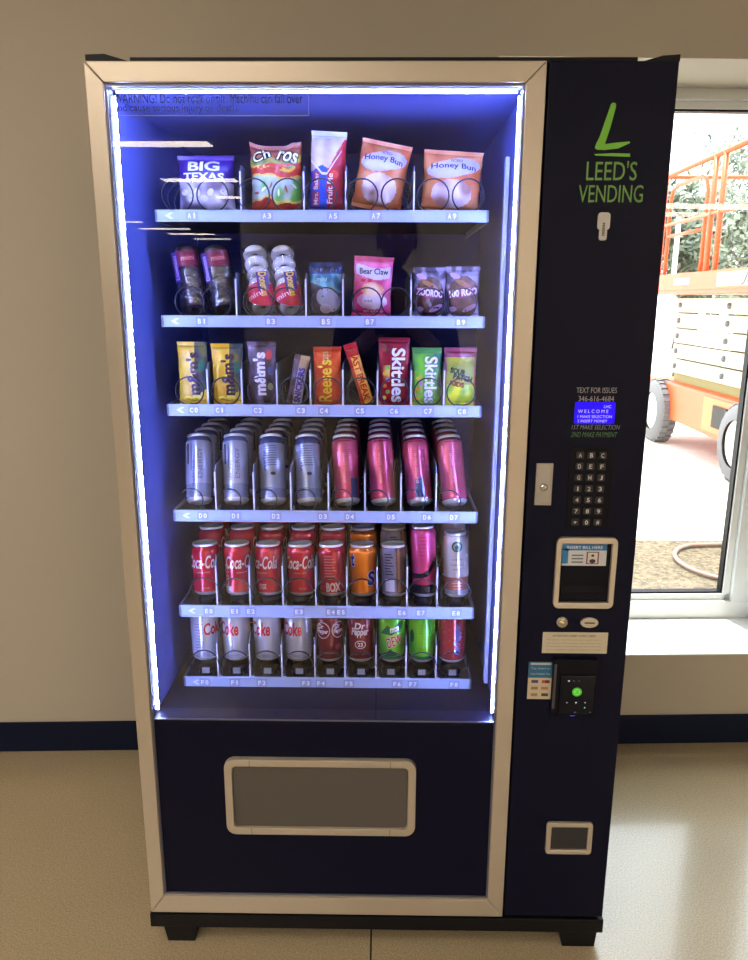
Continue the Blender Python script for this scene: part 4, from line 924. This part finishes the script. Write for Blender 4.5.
def mk_md(k_):
    def d(m, S_, r, h):
        if k_ == 0:
            m.poly([(-.028, h*.60), (-.010, h*.78), (.0, h*.70), (.020, h*.84), (.030, h*.86), (.026, h*.70), (.0, h*.58)], S_, C(15, 95, 60), .0003)
            m.text('mtn', S_, .006, h*.70, .022, .014, C(230, 245, 235), .0005, .25, .2, .03); m.text('DEW', S_, .006, h*.46, .042, .026, C(235, 225, 225), .0004, .35, .3, .07); m.text('DEW', S_, .006, h*.46, .040, .024, C(190, 30, 45), .0006, .35, .3, .02)
            m.poly([(-.02, h*.14), (-.004, h*.30), (.014, h*.16)], S_, C(15, 95, 60), .0004)
        else:
            m.ell(-.026, h*.55, .006, .016, S_, C(15, 95, 60), .0003)
            for k in range(4): m.rect(-.006, .016, h*(.62+.05*k), h*(.63+.05*k), S_, C(80, 150, 40), .0003)
            m.rect(-.012, .016, h*.30, h*.307, S_, C(80, 150, 40), .0003)
    return d
def b_rd(a, v): return C(175, 45, 55)
def d_rd(m, S_, r, h):
    m.text('Dr Pepper', S_, .012, h*.50, .075, .022, C(120, 135, 190), .0003, PI/2, .1, .06)
    for k in range(14): m.ell(-.02+.012*(k % 4), h*(.2+.055*k), .0013, .0013, S_, C(225, 130, 120), .0003)
R12, H12 = .0325, .120
cfg5 = [(207, ('red cola can at the left end of the fifth shelf', b_coke, mk_coke(.0, 0), R12, H12, 'drink_can'), 0, .0),
        (239, ('red cola can second from the left on the fifth shelf, script turned to the right', b_coke, mk_coke(.016, 1), R12, H12, 'drink_can'), 0, 0),
        (270, ('red cola can third from the left on the fifth shelf', b_coke, mk_coke(-.016, 2), R12, H12, 'drink_can'), 0, 0),
        (302, ('red cola can fourth from the left on the fifth shelf', b_coke, mk_coke(.001, 0), R12, H12, 'drink_can'), 0, 0),
        (333, ('red can showing its small-print side, left of the orange soda', b_coke, d_side, R12, H12, 'drink_can'), 0, 0),
        (364, ('orange soda can with blue lettering on the fifth shelf', b_sun, d_sun, R12, H12, 'drink_can'), 0, 0),
        (395, ('brown and grey soda can with a white barcode box', b_rb, d_rb, R12, H12, 'drink_can'), 0, 0),
        (425, ('tall pink drink bottle with a black diagonal band', b_pb, d_pb, .0290, .165, 'drink_bottle'), 0, 0),
        (457, ('cream coffee can with a dark round emblem at the right end of the fifth shelf', b_star, d_star, .0295, .150, 'drink_can'), 0, 0)]
what5 = ['red cola can', 'red cola can', 'red cola can', 'red cola can', 'red can', 'orange soda can', 'brown soda can', 'pink bottle', 'cream coffee can']
for i, (px, (lab, bf, df, r, h, nm), sp, _) in enumerate(cfg5):
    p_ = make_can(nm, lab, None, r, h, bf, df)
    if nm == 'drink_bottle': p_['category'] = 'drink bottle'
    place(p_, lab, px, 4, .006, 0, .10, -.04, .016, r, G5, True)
    for k in (1, 2):
        c_ = place(p_, '%s standing %s behind the %s drink of the fifth shelf' % (what5[i], ['', 'directly', 'two places'][k], ords[i]), px, 4, .006+.072*k, .7*k+i, .10, -.04, .024+.010*k, r, G5)
cfg6 = [(206, 'silver diet cola can showing its small-print side, left end of the bottom shelf', b_dc, mk_dc(1)), (237, 'silver diet cola can with red lettering, second on the bottom shelf', b_dc, mk_dc(0)),
        (268, 'silver diet cola can with red lettering, third on the bottom shelf', b_dc, mk_dc(0)), (299, 'silver diet cola can with red lettering, beside the maroon cans', b_dc, mk_dc(0)),
        (330, 'maroon soda can with two round white emblems', b_dp, mk_dp(1)), (361, 'maroon soda can with white lettering over a small oval', b_dp, mk_dp(0)),
        (392, 'lime green soda can with red and white slanted lettering', b_md, mk_md(0)), (422, 'plain lime green soda can turned to its side', b_md, mk_md(1)),
        (452, 'red soda can with pale blue upright lettering, right end of the bottom shelf', b_rd, d_rd)]
for px, lab, bf, df in cfg6:
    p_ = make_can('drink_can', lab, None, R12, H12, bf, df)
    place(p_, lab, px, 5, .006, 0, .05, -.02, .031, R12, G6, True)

# ------------------------------------------------------------------ outside
G0 = -.15
GRD = ground_mat('pale_concrete_yard', (.50, .46, .40), (.60, .56, .50), 3, .15)
GRV = ground_mat('gravel', (.030, .020, .010), (.16, .12, .07), 38, .8)
y0 = wy(0, WT)
struct('ground', MB().add([(-30, y0+.12-1.2, G0-.002), (60, y0+2.5, G0-.002), (60, 90, G0-.002), (-30, 90, G0-.002)], [(0, 1, 2, 3)]), GRD)
gq = at(640, 541, 3.44); gm = MB().box(-3, 9, y0+.1, 3.43, G0-.001, G0+.004); gm.build('gravel_bed', GRV, kind='structure')
ORG = mat('orange_paint', (.66, .075, .012), .45); CRM = mat('cream_paint', (.42, .36, .24), .45); GREYM = mat('tyre_rubber', (.10, .10, .11), .8); HUBM = mat('wheel_white', (.6, .6, .58), .4); YEL = mat('yellow_sticker', attr=True, rough=.5)
LXs = 3.12
L_ = empty('scissor_lift', (LXs+.7, 6.1, G0), 'orange scissor lift with cream folded arms parked outside the window', 'scissor lift')
ch = MB(); z0, z1 = G0+.30, G0+.70; yA, yB = 5.10, 7.35
ch.prism([(yA-.45, z0+.06), (yA+.42, z0-.02), (yB-.42, z0), (yB+.3, z0+.1), (yB+.3, z1), (yA-.45, z1)], LXs+.06, LXs+1.35, 'x')
chs = ch.build('chassis', ORG, L_, .02)
d_ = MB().box(LXs+.05, LXs+.062, 5.3, 6.0, z0+.04, z1-.03).build('side_door', mat('orange_light', (.70, .12, .02), .4), chs, .004)
MB().box(LXs+.035, LXs+.055, 5.45, 5.75, z0+.10, z1-.09).build('vent', BLACKM, chs)
for x, y_, lab in ((LXs, yA, ''), (LXs, yB-.15, ''), (LXs+1.2, yA, ''), (LXs+1.2, yB-.15, '')):
    t_ = MB(); R0 = .35
    t_.lathe([(R0*.60, -.02), (R0*.93, -.01), (R0, .02), (R0, .15), (R0*.93, .17), (R0*.60, .18)], 40, (x-.02, y_, G0+R0), 'x')
    for k in range(26):
        a = 2*PI*k/26
        for sgn in (0, 1):
            ca, sa = math.cos(a+.12*sgn), math.sin(a+.12*sgn); xx = x-.01+sgn*.075; pts = []
            for dx, dr in ((0, 0), (.07, 0), (.07, .018), (0, .018)):
                for w_ in (-.022, .022): pts.append((xx+dx, y_+(R0+dr-.004)*ca-w_*sa, G0+R0+(R0+dr-.004)*sa+w_*ca))
            t_.add(pts, [(0, 2, 3, 1), (2, 4, 5, 3), (4, 6, 7, 5), (6, 0, 1, 7), (0, 1, 3, 2) if False else (0, 6, 4, 2), (1, 3, 5, 7)])
    wh = t_.build('wheel', GREYM, L_)
    MB().lathe([(0, .04), (R0*.25, .03), (R0*.35, .06), (R0*.55, .05), (R0*.61, .01)], 30, (x-.02, y_, G0+R0), 'x').build('hub', HUBM, wh)
for k in range(5):
    zz = G0+.80+k*.165
    for xx in (LXs+.14, LXs+1.10):
        a = MB().box(xx, xx+.10, 4.55, 7.15, zz, zz+.150).build('scissor_arm', CRM, L_, .006)
        for yy in (4.65, 5.85, 7.05): MB().lathe([(0, -.025), (.028, -.02), (.03, 0)], 14, (xx, yy, zz+.075), 'x').build('pin', GREYM, a)
MB().box(LXs+.2, LXs+1.1, 4.9, 7.2, G0+.70, G0+.80).build('arm_guard', mat('olive', (.22, .20, .06), .6), L_)
dz0, dz1 = 1.50, 1.71
dk = MB(); dk.box(LXs-.02, LXs+1.30, 4.2, 7.45, dz0, dz0+.06); dk = dk.build('platform', ORG, L_, .004)
for x0, x1, ya, yb in ((LXs-.03, LXs, 4.2, 7.45), (LXs+1.28, LXs+1.31, 4.2, 7.45), (LXs, LXs+1.28, 7.42, 7.45)):
    MB().box(x0, x1, ya, yb, dz0+.04, dz1).build('toe_board', ORG, dk, .003)
jl = MB()
def Sx(u, v, o): return (LXs-.031-o, 5.15-u, dz0+.125+v)
jl.rect(-.65, .5, -.062, .062, Sx, C(235, 190, 150), .001, 0, 0); jl.text('JLG', Sx, .05, 0, .42, .12, C(60, 60, 80), .003, 0, .35, .03, 0, 0)
jl.ell(-.45, 0, .06, .055, Sx, C(240, 235, 220), .003, 0, 0); jl.rect(-1.7, -1.3, -.03, .03, Sx, C(240, 220, 190), .001, 0, 0); jl.build('side_lettering', YEL, dk)
rt, rm = 2.76, 2.24
for xx in (LXs, LXs+1.27):
    MB().tube([(xx, 7.43, dz1), (xx, 7.43, rt-.03), (xx, 7.40, rt), (xx, 4.2, rt)], .024, 10).build('top_rail', ORG, L_)
    MB().tube([(xx, 7.43, rm), (xx, 4.2, rm)], .020, 10).build('mid_rail', ORG, L_)
    for yy in (6.15, 5.95, 4.4): MB().tube([(xx, yy, dz1-.1), (xx, yy, rt)], .026, 10).build('post', ORG, L_)
MB().tube([(LXs, 7.43, rt), (LXs+1.27, 7.43, rt)], .022, 8).build('end_rail', ORG, L_)
MB().tube([(LXs+.02, 7.30, dz1), (LXs+.02, 7.30, 2.52), (LXs+.02, 7.24, 2.60), (LXs+.02, 7.1, 2.63), (LXs+.02, 6.5, 2.63), (LXs+.02, 6.38, 2.58), (LXs+.02, 6.33, 2.48), (LXs+.02, 6.33, dz1)], .020, 10).build('gate_loop', ORG, L_)
MB().tube([(LXs+.02, 7.28, 2.12), (LXs+.02, 6.33, 2.12)], .017, 8).build('gate_rail', ORG, L_)
hz = MB(); n = 14
for k in range(n): hz.box(LXs+1.24, LXs+1.29, 4.3+.2*k, 4.5+.2*k, rt-.035, rt+.035, C(240, 200, 40) if k % 2 else C(30, 30, 30))
hz.build('hazard_band', YEL, L_)
MB().box(LXs+1.0, LXs+1.25, 5.2, 5.6, 2.2, 2.6).build('control_box', mat('control_grey', (.3, .3, .32), .5), L_, .02)
pl = at(677, 240, 9.5); MB().tube([(pl.x, 9.5, G0), (pl.x, 9.5, 2.55)], .032, 12).build('fence_pole', HUBM, label='white upright pole behind the orange lift', category='pole')
# hose on the gravel
hp = []
for k in range(30):
    a = 1.9+3.2*k/29; hp.append((2.12+.30*math.cos(a), 2.95+.34*math.sin(a), G0+.022))
MB().tube([(2.9, 3.38, G0+.022)]+hp+[(2.9, 2.62, G0+.022)], .014, 8).build('garden_hose', mat('pink_hose', (.22, .13, .10), .5), label='pale pink hose looped on the gravel outside the window', category='hose')
# trees
LEAF = [mat('leaf_a', (.085, .11, .07), .6), mat('leaf_b', (.11, .135, .085), .6)]; BARK = mat('bark', (.12, .09, .07), .9)
def tree(x, y_, H, R, lab, seed, li, nleaf=2600):
    rnd = random.Random(seed); t_ = empty('tree', (x, y_, G0), lab, 'tree', 'trees beyond the lift')
    m_ = MB(); m_.tube([(x, y_, G0), (x+.1, y_, G0+H*.3), (x-.05, y_+.1, G0+H*.75)], [.20, .15, .04], 8); tips = []
    for k in range(9):
        a = rnd.uniform(0, 2*PI); z0_ = G0+H*rnd.uniform(.25, .6); e = (x+R*.7*math.cos(a), y_+R*.7*math.sin(a), z0_+H*rnd.uniform(.1, .3)); m_.tube([(x, y_, z0_), e], [.07, .02], 6); tips.append(e)
    m_.build('trunk', BARK, t_)
    cl = [(x+rnd.uniform(-.55, .55)*R, y_+rnd.uniform(-.55, .55)*R, G0+H*rnd.uniform(.38, .95), rnd.uniform(.25, .45)*R) for _ in range(18)]+[(e[0], e[1], e[2], .4*R) for e in tips]
    f = MB(); vs = []; fs = []
    for k in range(nleaf):
        cx, cy, cz, r = rnd.choice(cl); d = Vector((rnd.gauss(0, 1), rnd.gauss(0, 1), rnd.gauss(0, .8))).normalized()*r*rnd.uniform(.5, 1)
        p = Vector((cx, cy, cz))+d; a = Vector((rnd.gauss(0, 1), rnd.gauss(0, 1), rnd.gauss(0, 1))).normalized(); b = a.orthogonal().normalized(); s_ = rnd.uniform(.07, .15)
        i = len(vs); vs += [p-a*s_, p+b*s_*.5, p+a*s_, p-b*s_*.5]; fs.append((i, i+1, i+2, i+3))
    f.add(vs, fs, (.5, .5, .5), 0, False); f.build('foliage', LEAF[li], t_)
tree(6.0, 13.8, 3.9, 1.0, 'slim leafy tree at the left edge of the window view', 1, 0)
tree(9.5, 19.0, 5.2, 1.9, 'leafy tree behind the middle of the lift rails', 2, 1, 2600)
tree(13.4, 27.5, 7.6, 2.7, 'tallest leafy tree at the right edge of the window view', 3, 0, 3000)
tree(10.0, 24.5, 5.2, 2.1, 'leafy tree filling the gap behind the slim tree', 4, 1, 2600)
tree(8.3, 15.2, 3.6, 1.1, 'low bushy tree right behind the platform rails', 5, 0)

# ------------------------------------------------------------------ the photographer (seen only mirrored in the glass)
def skin(name, verts, edges, rad, m, parent=None, sub=2, root=0, **props):
    me = bpy.data.meshes.new(name); me.from_pydata([tuple(v) for v in verts], edges, []); me.materials.append(m)
    o = bpy.data.objects.new(name, me); col.objects.link(o)
    if parent is not None: o.parent = parent
    md = o.modifiers.new('skin', 'SKIN'); md.use_smooth_shade = True
    if not me.skin_vertices: me.skin_vertices.new()
    for i, r in enumerate(rad):
        sv = me.skin_vertices[0].data[i]; sv.radius = (r, r) if not isinstance(r, tuple) else r; sv.use_root = (i == root)
    o.modifiers.new('sub', 'SUBSURF').levels = sub; o.modifiers['sub'].render_levels = sub
    for k, v in props.items(): o[k] = v
    return o
SK = mat('skin', (.30, .17, .11), .5); CL = mat('dark_shirt', (.012, .012, .016), .8); TR = mat('dark_trousers', (.02, .022, .03), .8); HR = mat('dark_hair', (.008, .006, .005), .6)
pxx, pyy = .05, -1.80
bv = [(0, 0, .93), (0, 0, 1.10), (0, 0, 1.30), (0, 0, 1.44), (0, .01, 1.50), (0, .02, 1.56)]
be = [(0, 1), (1, 2), (2, 3), (3, 4), (4, 5)]; br = [(.15, .11), (.14, .10), (.16, .11), (.12, .08), .055, .052]
for s in (-1, 1):
    b0 = len(bv); bv += [(s*.17, 0, 1.42), (s*.23, .03, 1.16), (s*.10, .27, 1.29), (s*.045, .335, 1.33)]; be += [(3, b0), (b0, b0+1), (b0+1, b0+2), (b0+2, b0+3)]; br += [.062, .045, .032, .028]
    b1 = len(bv); bv += [(s*.10, 0, .86), (s*.12, .01, .48), (s*.13, -.02, .08), (s*.14, .13, .035)]; be += [(0, b1), (b1, b1+1), (b1+1, b1+2), (b1+2, b1+3)]; br += [.095, .062, .042, .036]
bv = [(x+pxx, y+pyy, z) for x, y, z in bv]
pers = skin('person', bv, be, br, SK, label='person in dark clothes holding up a phone, mirrored in the door glass', category='person')
# clothing: slightly larger shells over torso, arms and legs
tb = [0, 1, 2, 3, 4]; idx = {0: 0, 1: 1, 2: 2, 3: 3}
sv_ = [bv[0], bv[1], bv[2], bv[3]]; se = [(0, 1), (1, 2), (2, 3)]; sr = [(.165, .125), (.155, .115), (.175, .125), (.13, .09)]
for s, b0 in ((-1, 6), (1, 14)):
    i0 = len(sv_); sv_ += [bv[b0], bv[b0+1], tuple(Vector(bv[b0+1]).lerp(Vector(bv[b0+2]), .7))]; se += [(3, i0), (i0, i0+1), (i0+1, i0+2)]; sr += [.074, .056, .045]
skin('shirt', sv_, se, sr, CL, pers)
tv = [bv[0]]; te = []; trr = [(.16, .12)]
for b1 in (10, 18):
    i0 = len(tv); tv += [bv[b1], bv[b1+1], bv[b1+2]]; te += [(0, i0), (i0, i0+1), (i0+1, i0+2)]; trr += [.108, .075, .058]
skin('trousers', tv, te, trr, TR, pers)
# head
hd = MB(); N, K = 28, 20; vs = []; fs = []; hc = Vector((pxx, pyy+.035, 1.665))
for j in range(K+1):
    ph = PI*j/K
    for i in range(N):
        a = 2*PI*i/N; x = math.sin(ph)*math.cos(a); y_ = math.sin(ph)*math.sin(a); z = math.cos(ph)
        X_, Y_, Z_ = .074*x, .094*y_, .118*z
        if z < 0: X_ *= 1+.30*z; Y_ *= 1+.12*z
        if y_ > .6:                                  # face: nose, eye sockets, lips, chin
            Y_ += .024*math.exp(-((X_/.012)**2+((Z_+.012)/.022)**2))+.007*math.exp(-((X_/.022)**2+((Z_+.055)/.010)**2))+.008*math.exp(-((X_/.025)**2+((Z_+.095)/.016)**2))
            Y_ -= .009*sum(math.exp(-(((X_-e)/.014)**2+((Z_-.008)/.011)**2)) for e in (-.031, .031)); Y_ += .004*math.exp(-((Z_-.030)/.008)**2)
        vs.append(hc+Vector((X_, Y_, Z_)))
for j in range(K): fs += [(j*N+i, (j+1)*N+i, (j+1)*N+(i+1) % N, j*N+(i+1) % N) for i in range(N)]
hd.add(vs, fs, (.5, .5, .5), 0, True)
for s in (-1, 1):
    ear = [(hc.x+s*.076, hc.y-.01+.016*math.cos(a), hc.z-.005+.030*math.sin(a)) for a in (2*PI*k/12 for k in range(12))]; hd.tube(ear, .006, 6, True); hd.box(hc.x+s*.070-.003, hc.x+s*.070+.006, hc.y-.02, hc.y, hc.z-.025, hc.z+.02)
hd = hd.build('head', SK, pers)
EY = mat('eye_white', (.7, .7, .7), .2); IR_ = mat('iris', (.02, .012, .008), .2)
for s in (-1, 1):
    ey = MB().lathe([(.0001, -.011), (.007, -.0085), (.011, 0), (.007, .0085), (.0001, .011)], 14, (hc.x+s*.031, hc.y+.078, hc.z+.008), 'y').build('eye', EY, pers)
hv = []; fs = []
for j in range(13):
    ph = PI*.58*j/12
    for i in range(N):
        a = 2*PI*i/N; x = math.sin(ph)*math.cos(a); y_ = math.sin(ph)*math.sin(a); z = math.cos(ph); k_ = 1+.05*noise.noise(Vector((x*6, y_*6, z*6)))
        zl = .118*z*1.13
        if y_ > .3: zl = max(zl, .052)
        hv.append(hc+Vector((.083*x*k_, (.104*y_)*k_-.004, zl*k_+.004)))
for j in range(12): fs += [(j*N+i, (j+1)*N+i, (j+1)*N+(i+1) % N, j*N+(i+1) % N) for i in range(N)]
MB().add(hv, fs, (.5, .5, .5), 0, True).build('hair', HR, pers)
# hands: palm and five fingers closed on the phone's edges
for s in (-1, 1):
    ph_x = .0; wr_ = Vector((pxx+s*.045, pyy+.335, 1.33)); pe = Vector((s*.036, -1.432, 1.385))
    v_ = [wr_, (wr_+pe)/2+Vector((s*.010, 0, 0)), pe+Vector((s*.012, -.008, -.018))]; e_ = [(0, 1), (1, 2)]; r_ = [.026, (.030, .020), (.028, .017)]
    for q, (dz, ln) in enumerate(((.030, .9), (.012, 1.), (-.006, .95), (-.024, .78))):
        i0 = len(v_); st = pe+Vector((s*.016, -.004, dz-.01))
        v_ += [st, st+Vector((s*-.004*ln, .020*ln, .004)), st+Vector((s*-.020*ln, .031*ln, .004))]
        e_ += [(2, i0), (i0, i0+1), (i0+1, i0+2)]; r_ += [.0095, .0085, .0075]
    i0 = len(v_); st = pe+Vector((s*.008, -.016, -.010)); v_ += [st, st+Vector((-s*.012, -.010, .016)), st+Vector((-s*.028, -.004, .028))]; e_ += [(1, i0), (i0, i0+1), (i0+1, i0+2)]; r_ += [.012, .010, .0085]
    skin('hand', v_, e_, r_, SK, pers, 2)
ph = empty('phone', (0, -1.414, 1.31), 'dark phone held up by the person mirrored in the glass', 'phone')
MB().prism(rrect(-.036, .036, 1.300, 1.446, .010), -1.4195, -1.4115, 'y').build('phone_case', BLACKPL, ph, .002)
cb = MB().prism(rrect(-.014, .014, 1.411, 1.439, .006), -1.4115, -1.4100, 'y').build('camera_bump', BLACKM, ph)

# ------------------------------------------------------------------ daylight
wd = bpy.data.worlds.new('sky'); S.world = wd; wd.use_nodes = True; nt = wd.node_tree; bg = nt.nodes['Background']
bg.inputs[0].default_value = (.86, .93, 1.0, 1); bg.inputs[1].default_value = 6.0
sd = bpy.data.lights.new('sun', 'SUN'); sd.energy = 15; sd.angle = .01; sd.color = (1, .95, .86); so = bpy.data.objects.new('sun', sd); col.objects.link(so)
dv = Vector((.07, -.225, -1.0)).normalized(); so.rotation_euler = dv.to_track_quat('-Z', 'Y').to_euler()
S.view_settings.exposure = 0.0
S.cycles.use_denoising = True
S.cycles.max_bounces = 8; S.cycles.transparent_max_bounces = 16; S.cycles.sample_clamp_indirect = 6
